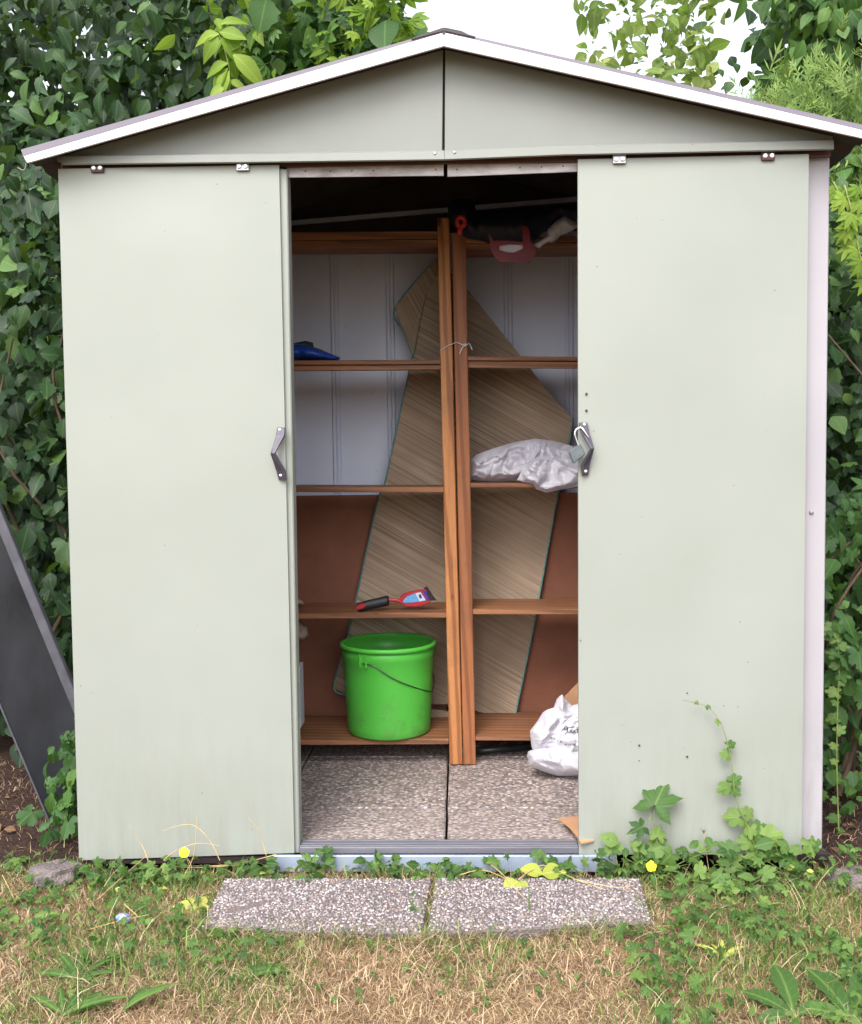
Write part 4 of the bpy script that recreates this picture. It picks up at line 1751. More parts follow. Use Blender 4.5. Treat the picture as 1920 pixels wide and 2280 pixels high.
def not_in_sky(x, y, z):
    """keep the open sky above the roof to the right of the ridge"""
    u, v = px_of((x, y, z))
    return True


def bush(name, label, cat, lo, hi, n, per, rad, T, size, mat, nrm=(0, -.75, .55), tip=(0, -.35, -1), jn=.45, jt=.5, group=None, keep=None, seed_tint=.5, nb=10, T2=None):
    lo, hi = np.array(lo, float), np.array(hi, float)
    t = thing(name, label, cat, ((lo[0] + hi[0]) / 2, (lo[1] + hi[1]) / 2, 0), group)
    k_ = lambda x, y, z: clear_shed(x, y, z) and z > .01 and (keep is None or keep(x, y, z))
    P, q = clumps(int(n * 1.35), lo, hi, per, rad, k_)
    Lv = Leaves()
    tint = np.clip(seed_tint + q + rng.normal(0, .18, len(P)), 0, 1)
    kinds = [T] if T2 is None else ([T, T2] + ([T, OVN, HOL] if mat in (mt['leaf_dark'], mt['leaf_mid']) else []))
    sel = rng.integers(0, len(kinds), len(P))
    for i, Tk in enumerate(kinds):
        m_ = sel == i
        if m_.sum():
            Lv.add(Tk, P[m_], rdir(m_.sum(), nrm, jn), rdir(m_.sum(), tip, jt), size[0] * .5 + (size[1] * 1.0 - size[0] * .5) * rng.random(m_.sum()) ** 1.5, tint[m_])
    Lv.build('foliage', mat, t)
    segs = []
    for _ in range(nb):
        x = random.uniform(lo[0], hi[0]); y = random.uniform(lo[1], hi[1])
        if not clear_shed(x, y, .3) : y = YB + .2
        pts = []
        zt2 = hi[2] * random.uniform(.7, 1.0)
        ok = True
        for s_ in range(5):
            pts.append(Vector((x + random.uniform(-.06, .06) * s_, y + random.uniform(-.05, .05) * s_, zt2 * s_ / 4)))
        if all(clear_shed(*p, m=.02) for p in pts):
            segs.append(pts)
    if segs: branches(t, segs, .010, 'stem')
    return t


# ---- hedge left of the shed
kl = lambda x, y, z: x < XL - .02 or y > YB + .1
bush('dogwood_shrub', 'dark green broad-leaved shrub filling the gap left of the shed', 'shrub', (-1.62, .75, .35), (XL - .04, 1.45, 2.15), 300, 9, .06, OVW, (.065, .10), mt['leaf_dark'], seed_tint=.35, keep=kl, nb=14, T2=CUR)
bush('dogwood_shrub', 'deep shaded dark shrub at the far left edge, lower leaves near the dark pane', 'shrub', (-2.3, .9, .12), (-1.0, 2.0, 1.6), 330, 9, .08, OVW, (.07, .11), mt['leaf_dark'], seed_tint=.2, nb=10)
bush('hedge_shrub', 'tall dark hedge shrub behind the left roof slope', 'shrub', (-2.3, 1.55, 1.3), (-.95, 2.35, 3.4), 430, 9, .08, OVL, (.08, .12), mt['leaf_dark'], seed_tint=.4, nb=14, T2=OVW)
bush('hedge_shrub', 'dark hedge shrub in the background behind the left roof, thinning to the sky', 'shrub', (-1.15, 1.9, 1.6), (-.42, 2.6, 3.4), 230, 9, .09, OVW, (.08, .12), mt['leaf_dark'], seed_tint=.45, nb=10, T2=PAL)
ku = lambda x, y, z: x < -.10 - .35 * max(0, z - 2.7)
bush('climbing_vine', 'green five-leaved creeper hanging over the hedge left of the ridge', 'vine', (-.75, 1.45, 1.8), (-.18, 1.9, 3.3), 120, 7, .07, PAL, (.10, .16), mt['leaf_mid'], seed_tint=.4, nb=8, T2=OVW, keep=ku, jn=.6, jt=.7)
bush('hedge_backdrop_tree', 'far dark foliage mass behind the hedge on the left', 'tree', (-3.2, 2.7, .1), (-.55, 3.4, 3.9), 520, 9, .12, OVW, (.11, .16), mt['leaf_dark'], seed_tint=.15, nb=10)

bush('hedge_backdrop_tree', 'dark leafy hedge running on out of view to the far left', 'tree', (-4.8, 1.9, .1), (-2.2, 2.8, 3.0), 420, 9, .13, OVW, (.11, .17), mt['leaf_dark'], seed_tint=.3, nb=10)

# bright young shoots
t = thing('young_vine_shoot', 'bright yellow-green drooping shoot of young leaves above the left roof slope', 'vine', at(460, 190, 1.42))
Lv = Leaves()
stem_pts = [at(463, 195, 1.45), at(470, 150, 1.42), at(462, 110, 1.40), at(448, 70, 1.40)]
for (x, y, dx, dy, s_) in ((448, 70, -1, .1, .10), (450, 66, 1, .3, .11), (452, 60, -.2, -1, .08), (446, 75, -.6, .9, .10), (458, 72, .7, 1, .12), (478, 112, 1, .9, .16), (470, 105, .5, -.8, .07),
                           (466, 130, -1, .2, .10), (466, 140, -.9, .9, .12), (468, 145, -.4, 1, .11), (462, 175, -.8, .6, .08), (470, 165, .7, .3, .07), (452, 50, .9, -.4, .1)):
    Lv.add(OVL, [at(x, y, 1.40)], (random.uniform(-.3, .3), -1, .4), (dx, -.1, -dy), s_, random.uniform(.5, 1))
Lv.build('leaves', mt['leaf_bright'], t)
branches(t, [stem_pts], .004, 'stem', mt['stem'])
bush('young_vine_shoot', 'bright light green creeper tips just left of the sky opening', 'vine', (-.50, 1.38, 2.55), (-.16, 1.6, 3.15), 20, 5, .07, PAL, (.09, .15), mt['leaf_bright'], seed_tint=.5, nb=3, keep=ku, jn=.7, jt=.9)
bush('young_vine_shoot', 'bright green leaf cluster at the top edge of the left hedge', 'vine', (-1.0, 1.5, 2.6), (-.7, 1.7, 3.1), 16, 6, .06, OVL, (.08, .11), mt['leaf_bright'], seed_tint=.4, nb=3, jn=.6, jt=.7)

# ---- right side
def tree_r(x, y, z):
    u, v = px_of((x, y, z))
    return 1185 < u < 1470 + random.uniform(-10, 20)
bush('slender_tree', 'small pale green tree standing against the white sky behind the right roof slope', 'tree', (.62, 2.1, 2.15), (1.30, 2.6, 3.6), 135, 6, .08, OV, (.06, .11), mt['leaf_tree'], tip=(.1, -.3, -.1), jn=.7, jt=.8, seed_tint=.6, nb=9, keep=tree_r, T2=OVL)
bush('conifer_shrub', 'feathery light green conifer tips rising behind the right roof slope', 'conifer', (1.30, 1.5, 1.7), (1.78, 1.95, 2.62), 150, 12, .06, SPRAY, (.09, .15), mt['thuja'], nrm=(0, -.9, .3), tip=(.05, -.2, 1), jn=.5, jt=.35, seed_tint=.55, nb=8)
bush('hedge_shrub', 'dark green shrub in the upper right corner behind the conifer', 'shrub', (1.55, 1.9, 1.8), (2.5, 2.6, 3.6), 300, 9, .08, OVW, (.08, .12), mt['leaf_dark'], seed_tint=.45, nb=10)
kr2 = lambda x, y, z: x > 1.42 + .12 * math.sin(z * 9)
bush('hedge_shrub', 'mid green shrub with pale leaves between the conifer and the dark corner shrub', 'shrub', (1.40, 1.85, 2.3), (1.85, 2.2, 3.5), 75, 8, .07, OVL, (.08, .12), mt['leaf_mid'], seed_tint=.65, nb=6, keep=kr2)
bush('hedge_shrub', 'low leafy bush peeping over the lower right roof edge', 'shrub', (1.15, 1.42, 1.6), (1.9, 1.6, 2.3), 70, 8, .06, OVW, (.06, .09), mt['leaf_mid'], seed_tint=.6, nb=4)
bush('dogwood_shrub', 'dark leafy hedge shrub right of the shed wall', 'shrub', (XR + .05, .75, .5), (1.75, 1.5, 2.0), 270, 9, .06, OVW, (.06, .09), mt['leaf_dark'], seed_tint=.4, nb=12, T2=PAL)
bush('dogwood_shrub', 'shaded hedge shrub at the right rear, beyond the right wall', 'shrub', (1.05, 1.3, .1), (2.4, 2.2, 2.0), 330, 9, .08, OVW, (.07, .11), mt['leaf_dark'], seed_tint=.2, nb=8)
bush('hedge_backdrop_tree', 'far dark foliage mass behind the hedge on the right', 'tree', (1.7, 2.8, .1), (3.4, 3.4, 3.6), 330, 9, .12, OVW, (.11, .16), mt['leaf_dark'], seed_tint=.15, nb=8)
bush('hedge_backdrop_tree', 'low dark foliage hidden behind the shed back wall', 'tree', (-.9, 1.6, .1), (1.6, 2.2, 2.0), 160, 8, .10, OVW, (.09, .13), mt['leaf_dark'], seed_tint=.2, nb=6)
bush('currant_bush', 'lighter green lobed-leaf bush at the foot of the right wall', 'bush', (XR + .05, .3, .06), (1.5, .8, .95), 95, 8, .05, CUR, (.045, .07), mt['leaf_mid'], seed_tint=.4, nb=10, T2=OVW)

# hanging creeper strands right of the wall
t = thing('creeper_strand', 'light green creeper strands hanging below the right eave', 'vine', at(1740, 400, .45))
Lv = Leaves()
segs = []
for path in ([(1705, 372), (1722, 410), (1735, 470), (1752, 520), (1775, 570), (1800, 640)], [(1728, 380), (1742, 430), (1750, 480), (1762, 530)], [(1760, 380), (1775, 440), (1790, 520)]):
    pts = [at(x, y, .45 + random.uniform(-.03, .03)) for x, y in path]
    sp = spline(pts, 4)
    segs.append(pts)
    for p in sp[::2]:
        Lv.add(PAL7, [p], (random.uniform(-.5, .5), -1, .3), (random.uniform(-1, 1), -.2, random.uniform(-1.4, -.4)), random.uniform(.05, .075), random.uniform(.3, 1))
Lv.build('leaves', mt['leaf_bright'], t)
branches(t, segs, .0035, 'stem', mt['stem'])
# tall thin weed stalks right of wall
t = thing('wild_stalk', 'thin pale stalk with sparse leaves in front of the right hedge', 'weed', at(1712, 1700, .25))
Lv = Leaves()
pts = [at(x, y, .28) for x, y in ((1716, 1700), (1712, 1560), (1714, 1440), (1717, 1360), (1712, 1290))]
for p in spline(pts, 4):
    Lv.add(CUR, [p], (random.uniform(-.4, .4), -1, .5), (random.choice((-1, 1)), 0, random.uniform(-.3, .6)), random.uniform(.02, .045), random.uniform(.4, 1))
Lv.build('leaves', mt['weed'], t)
branches(t, [pts], .0025, 'stem', mt['stem'])
bush('currant_bush', 'small leafy plant at the left rear corner of the shed foot', 'bush', (-1.15, .12, .02), (XL - .03, .28, .28), 22, 7, .035, CUR, (.035, .06), mt['leaf_mid'], seed_tint=.3, nb=3, T2=OVN)

# ------------------------------------------------------------------ dark pane leaning on the left
pn = thing('framed_pane', 'dark dusty glazed panel with grey metal frame leaning left of the shed', 'panel', at(100, 1680, .33))
A = at(98, 1682, .33)
tl = at(-60, 885, .33)
dirv = (at(150, 1400, .33) - at(0, 1035, .33)).normalized()
q0 = at(0, 1035, .33)
q_end = q0 + dirv * ((XL - .012 - q0.x) / dirv.x)
q_top = q0 - dirv * .35
dl = (at(100, 1682, .33) - at(0, 1445, .33)).normalized()
l_bot = at(100, 1682, .33)
l_top = l_bot - dl * 1.1
bm = bmesh.new()
br = Vector((XL - .012, .33, l_bot.z + .03))
prism(bm, [q_top, q_end, br, l_bot, l_top], (0, .006, 0))
obj('pane', bm, mt['pane'], pn)
bm = bmesh.new()
w_ = Vector((-.018, 0, -.010))
prism(bm, [q_top + Vector((.004, -.012, 0)), q_end + Vector((0, -.012, 0)), q_end + w_ + Vector((0, -.012, -.02)), q_top + w_ * 1.4 + Vector((0, -.012, 0))], (0, .022, 0), .002)
obj('frame_bar', bm, mt['framegrey'], pn)
bm = bmesh.new()
prism(bm, [l_top + Vector((.006, -.003, 0)), l_bot + Vector((.006, -.003, 0)), l_bot + Vector((0, -.003, 0)), l_top + Vector((0, -.003, 0))], (0, .012, 0))
obj('edge_trim', bm, mt['framegrey'], pn)

# ------------------------------------------------------------------ front slabs with real pebbles
def front_slab(px, label, seed):
    r = np.random.default_rng(seed)
    zt3 = -.010
    c = [atz(x, y, zt3) for x, y in px]      # BL BR FR FL (back-left first)
    base = sum(c, Vector()) / 4
    t = thing('paving_slab', label, 'paving slab', (base.x, base.y, 0), 'pebbled slabs in front of the door')
    bm = bmesh.new()
    prism(bm, c, (0, 0, -.045), .004)
    obj('slab_body', bm, mt['slab_base'], t)
    # pebbles: hex grid with jitter, flattened icospheres
    ico = bmesh.new()
    bmesh.ops.create_icosphere(ico, subdivisions=2, radius=1)
    iv = np.array([v.co[:] for v in ico.verts])
    ifc = [tuple(v.index for v in f.verts) for f in ico.faces]
    ico.free()
    keep = iv[:, 2] > -.3
    idx = {int(o): i for i, o in enumerate(np.where(keep)[0])}
    ifc = [tuple(idx[i] for i in f) for f in ifc if all(i in idx for i in f)]
    iv = iv[keep]
    Vs, Fs, Ts = [], [], []
    o = 0
    s = .0072
    nx = int((c[1] - c[0]).length / s) + 6
    ny = int((c[0] - c[3]).length / s)
    for j in range(ny):
        for i in range(nx):
            u = (i + .5 + r.uniform(-.42, .42)) / nx
            v = (j + .5 + r.uniform(-.42, .42)) / ny
            if not (.006 < u < .994 and .01 < v < .99): continue
            if r.random() < .13: continue
            p = c[0].lerp(c[1], u).lerp(c[3].lerp(c[2], u), v)
            a = r.uniform(0, math.pi)
            sx = r.uniform(.45, 1.0) * .0048
            sy = sx * r.uniform(.6, 1)
            sz = .0026
            if noise.noise(Vector((p.x * 9, p.y * 9, seed))) > .52: continue
            ca, sa = math.cos(a), math.sin(a)
            X = iv[:, 0] * sx; Y_ = iv[:, 1] * sy
            W = np.stack([X * ca - Y_ * sa + p.x, X * sa + Y_ * ca + p.y, iv[:, 2] * sz + p.z + r.uniform(-.0006, .0006)], 1)
            Vs.append(W)
            Fs += [tuple(k + o for k in f) for f in ifc]
            Ts.append(np.full(len(iv), r.random()))
            o += len(iv)
    me = bpy.data.meshes.new('pebbles')
    me.from_pydata(np.concatenate(Vs).tolist(), [], Fs)
    a = me.attributes.new('tint', 'FLOAT', 'POINT')
    a.data.foreach_set('value', np.concatenate(Ts).astype(np.float32))
    link('pebble_topping', me, mt['pebble'], t, smooth=True)['kind'] = 'stuff'


front_slab([(460, 1796), (884, 1796), (862, 1909), (412, 1897)], 'pebbled paving slab in front of the sill, left one of the pair', 1)
front_slab([(892, 1796), (1310, 1796), (1334, 1886), (872, 1909)], 'pebbled paving slab in front of the sill, right one with yellowed leaves on it', 2)
# rough stones at the shed corners
for (x, y, s_, lab, nm) in ((110, 1790, .055, 'rough pale stone in the grass at the left shed corner', 'rough_stone'), (1745, 1800, .05, 'pebbly stone edge in the grass at the right shed corner', 'rough_stone')):
    p = atz(x, y, G0 + .01)
    bm = bmesh.new()
    bmesh.ops.create_icosphere(bm, subdivisions=4, radius=1)
    for v in bm.verts:
        n_ = noise.noise(v.co * 1.5 + Vector((x, 0, 0)))
        v.co = Vector((v.co.x * s_ * 1.3, v.co.y * s_ * .9, max(-.3, min(.6, v.co.z)) * s_ * .75)) * (1 + .3 * n_) + p
    tag(obj(nm, bm, mt['slab_base'], base=p, smooth=False), lab, 'stone', 'rough stones')

# ------------------------------------------------------------------ grass and ground cover
def slab_area(x, y):
    a = atz(405, 1905, -.01); b = atz(1306, 1796, -.01)
    return a.x < x < b.x + .02 and a.y + .0 < y < b.y - .01


def blades(n, gen, hrange, wrange, lean, mat, name, label, cat, tint=None, curl=.5):
    P = []
    while len(P) < n:
        p = gen()
        if p is not None: P.append(p)
    P = np.array(P)
    k = len(P)
    h = rng.uniform(*hrange, k) * (P[:, 2] if P.shape[1] > 2 else 1)
    w_ = rng.uniform(*wrange, k)
    az_ = rng.uniform(0, 2 * math.pi, k)
    ln = np.abs(rng.normal(lean[0], lean[1], k))
    z0 = np.array([gz(x, y) for x, y in P[:, :2]]) - .003
    d = np.stack([np.cos(az_), np.sin(az_), np.zeros(k)], 1)
    fa = rng.uniform(0, 2 * math.pi, k)
    sdv = np.stack([np.cos(fa), np.sin(fa), np.zeros(k)], 1)
    V = []
    T = []
    base = np.stack([P[:, 0], P[:, 1], z0], 1)
    pos = base.copy()
    ang = ln * .5
    rings = []
    for s in range(4):
        ww = w_ * (1, .9, .6, .08)[s]
        rings.append((pos - sdv * ww[:, None] / 2, pos + sdv * ww[:, None] / 2))
        pos = pos + (d * np.sin(ang)[:, None] + np.array([0, 0, 1]) * np.maximum(np.cos(ang), .02)[:, None]) * (h / 3)[:, None]
        ang = np.minimum(ang + ln * curl, 1.9)
        pos[:, 2] = np.maximum(pos[:, 2], z0 + .003)
    A = np.stack([x for r_ in rings for x in r_], 1)       # k,8,3
    V = A.reshape(-1, 3)
    b = (np.arange(k) * 8)[:, None]
    F = np.concatenate([b + np.array(q) for q in ((0, 1, 3, 2), (2, 3, 5, 4), (4, 5, 7, 6))], 0)
    me = bpy.data.meshes.new(name)
    me.from_pydata(V.tolist(), [], F.tolist())
    tv = rng.uniform(0, 1, k) if tint is None else np.clip(rng.normal(tint[0], tint[1], k), 0, 1)
    a = me.attributes.new('tint', 'FLOAT', 'POINT')
    a.data.foreach_set('value', np.repeat(tv, 8).astype(np.float32))
    o = link(name, me, mat, smooth=True)
    tag(o, label, cat, kind='stuff')
    return o


def ng(x, y, s=1.0, o=0.0):
    return noise.noise(Vector((x * s, y * s, o)))


def gen_dry():
    x = random.uniform(-1.4, 1.4); y = random.uniform(-1.15, .02)
    if slab_area(x, y) and random.random() < (.985 if slab_area(x, y - .03) and slab_area(x, y + .035) else .7): return None
    if in_shed(x, y): return None
    # sparser where weeds grow
    if x > .35 and y > -.75 and random.random() < .4: return None
    return (x, y, 1.0 if y < -.3 else .9)


def gen_green():
    x = random.uniform(-1.6, 1.6); y = random.uniform(-1.25, .03)
    if slab_area(x, y) and random.random() < .99: return None
    if in_shed(x, y): return None
    g_ = ng(x, y, 3.2, 5) + (.25 if x < -.45 and y > -.55 else 0) + (.18 if x > .45 else 0) - (.16 if y < -.45 and abs(x) < .45 else 0)
    if g_ < random.uniform(-.3, .45): return None
    return (x, y, 1.0)


blades(100000, gen_dry, (.012, .045), (.001, .0026), (1.25, .45), mt['dry'], 'dry_grass', 'matted dry straw-coloured lawn grass', 'grass', curl=.45)
blades(34000, gen_green, (.015, .048), (.0012, .0030), (.7, .4), mt['green'], 'green_grass', 'short green grass growing through the dry lawn', 'grass', curl=.5)


def gen_edge():
    c4 = [atz(x, y, -.01) for x, y in ((412, 1899), (866, 1911), (1336, 1888), (1308, 1796), (892, 1800), (458, 1798))]
    k = random.choice((0, 0, 0, 1, 1, 1, 2, 5, 6))
    a, b = (c4[4], (c4[1] + Vector((.008, 0, 0)))) if k == 6 else (c4[k], c4[(k + 1) % 6])
    p = a.lerp(b, random.random())
    j = Vector((random.gauss(0, .012), random.gauss(-.004 if k < 2 else 0, .012), 0))
    if ng(p.x, p.y, 7, 3) < random.uniform(-.5, .35): return None
    return (p.x + j.x, p.y + j.y, 1.0)


blades(3600, gen_edge, (.02, .06), (.001, .0026), (1.2, .4), mt['dry'], 'edge_grass', 'dry grass creeping over the edges of the front slabs', 'grass')
blades(1500, gen_edge, (.02, .06), (.0014, .003), (.9, .4), mt['green'], 'edge_grass', 'green grass growing along the edges and joint of the front slabs', 'grass')


def gen_long():
    x = random.uniform(-1.4, 1.4); y = random.uniform(-1.0, -.05)
    if slab_area(x, y) or ng(x, y, 2.5, 7) < random.uniform(-.5, .3): return None
    return (x, y, 1.0)


blades(700, gen_long, (.05, .12), (.0012, .0022), (1.3, .3), mt['dry'], 'loose_straw', 'long loose straws lying over the lawn', 'straw', tint=(.8, .2), curl=.25)
blades(1500, gen_green, (.035, .085), (.003, .006), (.8, .4), mt['green'], 'broad_grass', 'broad-bladed green grass in the lawn', 'grass', tint=(.5, .25), curl=.5)


def gen_side():
    x = random.uniform(-2.6, -1.0) if random.random() < .5 else random.uniform(1.0, 2.6)
    y = random.uniform(0, 1.0)
    return (x, y, .8)


blades(7000, gen_side, (.02, .05), (.001, .0024), (1.0, .4), mt['dry'], 'side_litter', 'dry litter and straw on the bare earth beside the shed', 'grass')


def gen_far():
    x = random.uniform(-3, 3); y = random.uniform(-2.6, -1.2)
    return (x, y, 1.1)


blades(16000, gen_far, (.02, .06), (.0015, .003), (1.0, .4), mt['dry'], 'dry_grass', 'dry lawn grass nearer the viewer', 'grass')

# ground cover leaves (stuff)
def scatter_weeds(n, gen, T, size, mat, name, label, hgt=(.01, .04), jn=.35, tint=.5, tw=.25):
    P, S = [], []
    while len(P) < n:
        p = gen()
        if p is None: continue
        x, y = p[:2]
        P.append((x, y, gz(x, y) + random.uniform(*hgt) * (p[2] if len(p) > 2 else 1)))
    P = np.array(P)
    Lv = Leaves()
    az_ = rng.uniform(0, 2 * math.pi, n)
    tip = np.stack([np.cos(az_), np.sin(az_), rng.uniform(-.4, .3, n)], 1)
    Lv.add(T, P, rdir(n, (0, -.25, 1), jn), tip, rng.uniform(*size, n), np.clip(rng.normal(tint, tw, n), 0, 1))
    o = Lv.build(name, mat)
    tag(o, label, 'weeds', kind='stuff')
    return o


def gen_strip():
    x = random.uniform(-1.15, 1.35)
    y = random.gauss(-.075, .035)
    if y > -.02 or (slab_area(x, y) and random.random() < .5): return None
    if abs(x) < .4 and random.random() < .35: return None
    return (x, y, 1 + (.8 if x > .3 else 0))


def gen_right():
    x = random.uniform(.35, 1.5)
    y = random.uniform(-1.0, -.02)
    if slab_area(x, y): return None
    if ng(x, y, 4, 9) < random.uniform(-.45, .35): return None
    if x < .6 and y < -.35 and random.random() < .4: return None
    return (x, y, 1.0)


def gen_left():
    x = random.uniform(-1.5, -.38)
    y = random.uniform(-.55, .05)
    if slab_area(x, y) or in_shed(x, y): return None
    if ng(x, y, 5, 2) < random.uniform(-.4, .4): return None
    return (x, y, .8)


def gen_any():
    x = random.uniform(-1.5, 1.5)
    y = random.uniform(-1.2, -.38)
    if ng(x, y, 3, 12) < random.uniform(-.2, .4): return None
    return (x, y, .6)


scatter_weeds(170, gen_strip, CIN, (.016, .032), mt['weed'], 'creeping_weeds', 'creeping green weeds along the foot of the shed doors', (.01, .05))
scatter_weeds(520, gen_right, CIN, (.020, .036), mt['weed'], 'creeping_weeds', 'dense creeping green weeds spreading over the right of the lawn', (.018, .05))
scatter_weeds(420, gen_right, TRI, (.018, .032), mt['weed'], 'clover_patch', 'small clover leaves among the weeds at the right', (.018, .045), tint=.6)
scatter_weeds(210, gen_left, CIN, (.016, .030), mt['weed'], 'creeping_weeds', 'creeping green weeds on the left of the lawn', (.015, .045))
scatter_weeds(150, gen_left, CUR, (.014, .026), mt['weed'], 'ground_ivy', 'small round-lobed green leaves on the left of the lawn', (.012, .04), tint=.6)
scatter_weeds(520, gen_any, TRI, (.012, .024), mt['weed'], 'clover_patch', 'tiny clover leaves scattered in the dry lawn', (.012, .03), tint=.5)
scatter_weeds(260, gen_left, OV, (.012, .028), mt['weed'], 'small_leaved_weeds', 'small oval-leaved weeds on the left of the lawn', (.006, .04), jn=.6, tint=.35, tw=.3)
scatter_weeds(480, gen_right, OV, (.014, .032), mt['weed'], 'small_leaved_weeds', 'small oval-leaved weeds on the right of the lawn', (.006, .05), jn=.6, tint=.35, tw=.3)
scatter_weeds(240, gen_strip, OVN, (.018, .036), mt['weed'], 'small_leaved_weeds', 'toothed oval weed leaves along the foot of the doors', (.006, .05), jn=.6, tint=.3, tw=.3)
scatter_weeds(420, gen_side, OVN, (.015, .036), mt['dead'], 'leaf_litter', 'dead leaves on the dark earth beside the shed', (.002, .012), jn=.4, tint=.3)
scatter_weeds(160, gen_any, OV, (.012, .03), mt['dead'], 'leaf_litter', 'small brown dead leaves and bits in the lawn', (.004, .012), tint=.5)
scatter_weeds(40, gen_strip, OV, (.015, .03), mt['weed_y'], 'leaf_litter', 'yellowed leaves along the sill', (.01, .03))


# larger individual plants
def seat(x, y):
    p = atz(x, y, G0)
    if p.y > -.035: p.y = -.035 - random.uniform(0, .01)
    p.z = gz(p.x, p.y)
    return p


def leafy(name, label, cat, base, leaves, mat, T, stem=True, stem_mat='stem', group=None, r=.0015):
    """leaves: (px, py, Y, dx, dz, size, tint)"""
    t = thing(name, label, cat, base, group)
    Lv = Leaves()
    segs = []
    for (x, y, Y, dx, dz, s_, ti) in leaves:
        p = at(x, y, Y)
        T_ = OVN if (T is CUR and random.random() < .35) else (TRI if (T is CUR and random.random() < .2) else T)
        Lv.add(T_, [p], (random.uniform(-.3, .3), -.8, .6) if T is MAP else (random.uniform(-.7, .7), -.8, random.uniform(.2, 1.1)), (dx, -.25, dz), s_ * (1 if T is MAP else random.uniform(.7, 1.1)), ti)
        if stem: segs.append([base, base.lerp(p, .5) + Vector((random.uniform(-.01, .01), .0, .006)), p])
    Lv.build('leaves', mat, t)
    if segs: branches(t, segs, r, 'stem', mt[stem_mat])
    return t


# maple-like seedling in front of the right door
b = seat(1335, 1765)
Ym = b.y
leafy('maple_seedling', 'seedling with one large pointed five-lobed leaf against the right door', 'plant', b,
      [(1337, 1655, Ym - .005, .1, .75, .105, .3), (1318, 1690, Ym - .003, -.9, -.3, .05, 0)], mt['weed'], MAP)
leafy('leafy_weed', 'cut-leaved green weed clump growing below the pointed seedling leaf', 'plant', seat(1330, 1775),
      [(x, y, Ym + random.uniform(-.03, .0), random.uniform(-1, 1), random.uniform(-.2, 1), random.uniform(.035, .055), random.uniform(.2, .9))
       for x, y in ((1290, 1735), (1310, 1745), (1345, 1715), (1360, 1730), (1375, 1745), (1325, 1740), (1395, 1750), (1410, 1735), (1280, 1755), (1440, 1745), (1460, 1738), (1340, 1760), (1300, 1765), (1420, 1765), (1370, 1770))], mt['weed'], CUR)
leafy('leafy_weed', 'rounded pale leaves at the left side of the clump by the right door', 'plant', seat(1260, 1770),
      [(x, y, Ym, dx, dz, s_, .85) for x, y, dx, dz, s_ in ((1265, 1725, -1, .6, .055), (1250, 1735, -.8, -.5, .045), (1275, 1745, -.4, .8, .05), (1240, 1720, -.2, 1, .03))], mt['weed'], OVW)
# tall twining sprig
t = thing('twining_sprig', 'tall thin twining sprig climbing in front of the right door', 'plant', seat(1560, 1775))
path = [(1556, 1760), (1540, 1720), (1520, 1668), (1505, 1630), (1500, 1590), (1495, 1550), (1488, 1520), (1475, 1480), (1450, 1448), (1425, 1438), (1398, 1432)]
pts = [at(x, y, -.035 - .01 * i % 3 * .01) for i, (x, y) in enumerate(path)]
pts = [t.location.copy()] + pts
Lv = Leaves()
for (x, y, dx, dz, s_) in ((1472, 1480, -.5, .8, .016), (1490, 1525, 1, .4, .026), (1492, 1545, -1, .3, .026), (1497, 1600, 1, .6, .032), (1495, 1608, -1, -.3, .042), (1500, 1615, .6, -.5, .025), (1515, 1672, -1, .1, .045),
                           (1525, 1668, 1, .6, .035), (1535, 1690, 0, -1, .035), (1545, 1705, 1, .5, .05), (1560, 1712, 1, .2, .055), (1540, 1725, -1, .2, .045), (1570, 1740, 1, .1, .055), (1550, 1745, -.6, -.2, .04), (1425, 1440, .2, 1, .01), (1450, 1450, -.2, 1, .012)):
    Lv.add(CUR, [at(x, y, -.035)], (random.uniform(-.3, .3), -1, .4), (dx, -.15, dz), s_, random.uniform(.4, 1))
Lv.build('leaves', mt['weed'], t)
branches(t, [pts], .0018, 'stem', mt['stem'])
leafy('leafy_weed', 'lobed green leaves at the right end of the shed base', 'plant', seat(1600, 1775),
      [(x, y, -.05, random.uniform(-1, 1), random.uniform(-.2, 1), random.uniform(.035, .055), random.uniform(.4, 1))
       for x, y in ((1585, 1722), (1610, 1735), (1635, 1735), (1655, 1720), (1600, 1755), (1625, 1760), (1565, 1760), (1660, 1745), (1680, 1735), (1515, 1765), (1500, 1745))], mt['weed'], CUR)
leafy('leafy_weed', 'fresh green leafy weed right of the shed base, in the lawn', 'plant', seat(1500, 1820),
      [(x, y, -.16, random.uniform(-1, 1), random.uniform(-.3, .8), random.uniform(.035, .05), random.uniform(.4, 1))
       for x, y in ((1430, 1790), (1455, 1800), (1480, 1785), (1500, 1800), (1520, 1810), (1545, 1800), (1470, 1820), (1440, 1825), (1410, 1800), (1560, 1790), (1580, 1810), (1530, 1830))], mt['weed'], CUR)


def flower(x, y, Y, label, lean=0.0):
    base = seat(x + 10, y + 70)
    t = thing('yellow_flower', label, 'flower', base, 'yellow flowers')
    c = at(x, y, Y)
    Lv = Leaves()
    for k in range(5):
        a = 2 * math.pi * k / 5 + .3
        Lv.add(ovate(4, .5, .05, .05, .5, .6), [c], (.05, -1, .35), (math.cos(a), -.05, math.sin(a)), .0145, .5, bend=.02)
    Lv.build('petals', mt['yellow'], t)
    bm = bmesh.new()
    disc_dome(bm, c + Vector((0, -.001, 0)), .003, .002, Vector((0, -1, .2)).normalized(), 8)
    obj('flower_centre', bm, mt['weed_y'], t)
    branches(t, [[base, base.lerp(c, .6) + Vector((.008, 0, 0)), c]], .0012, 'stem', mt['stem'])


flower(377, 1744, -.06, 'yellow five-petalled flower in front of the left door')
flower(1333, 1772, -.10, 'yellow five-petalled flower in the weeds by the right door')


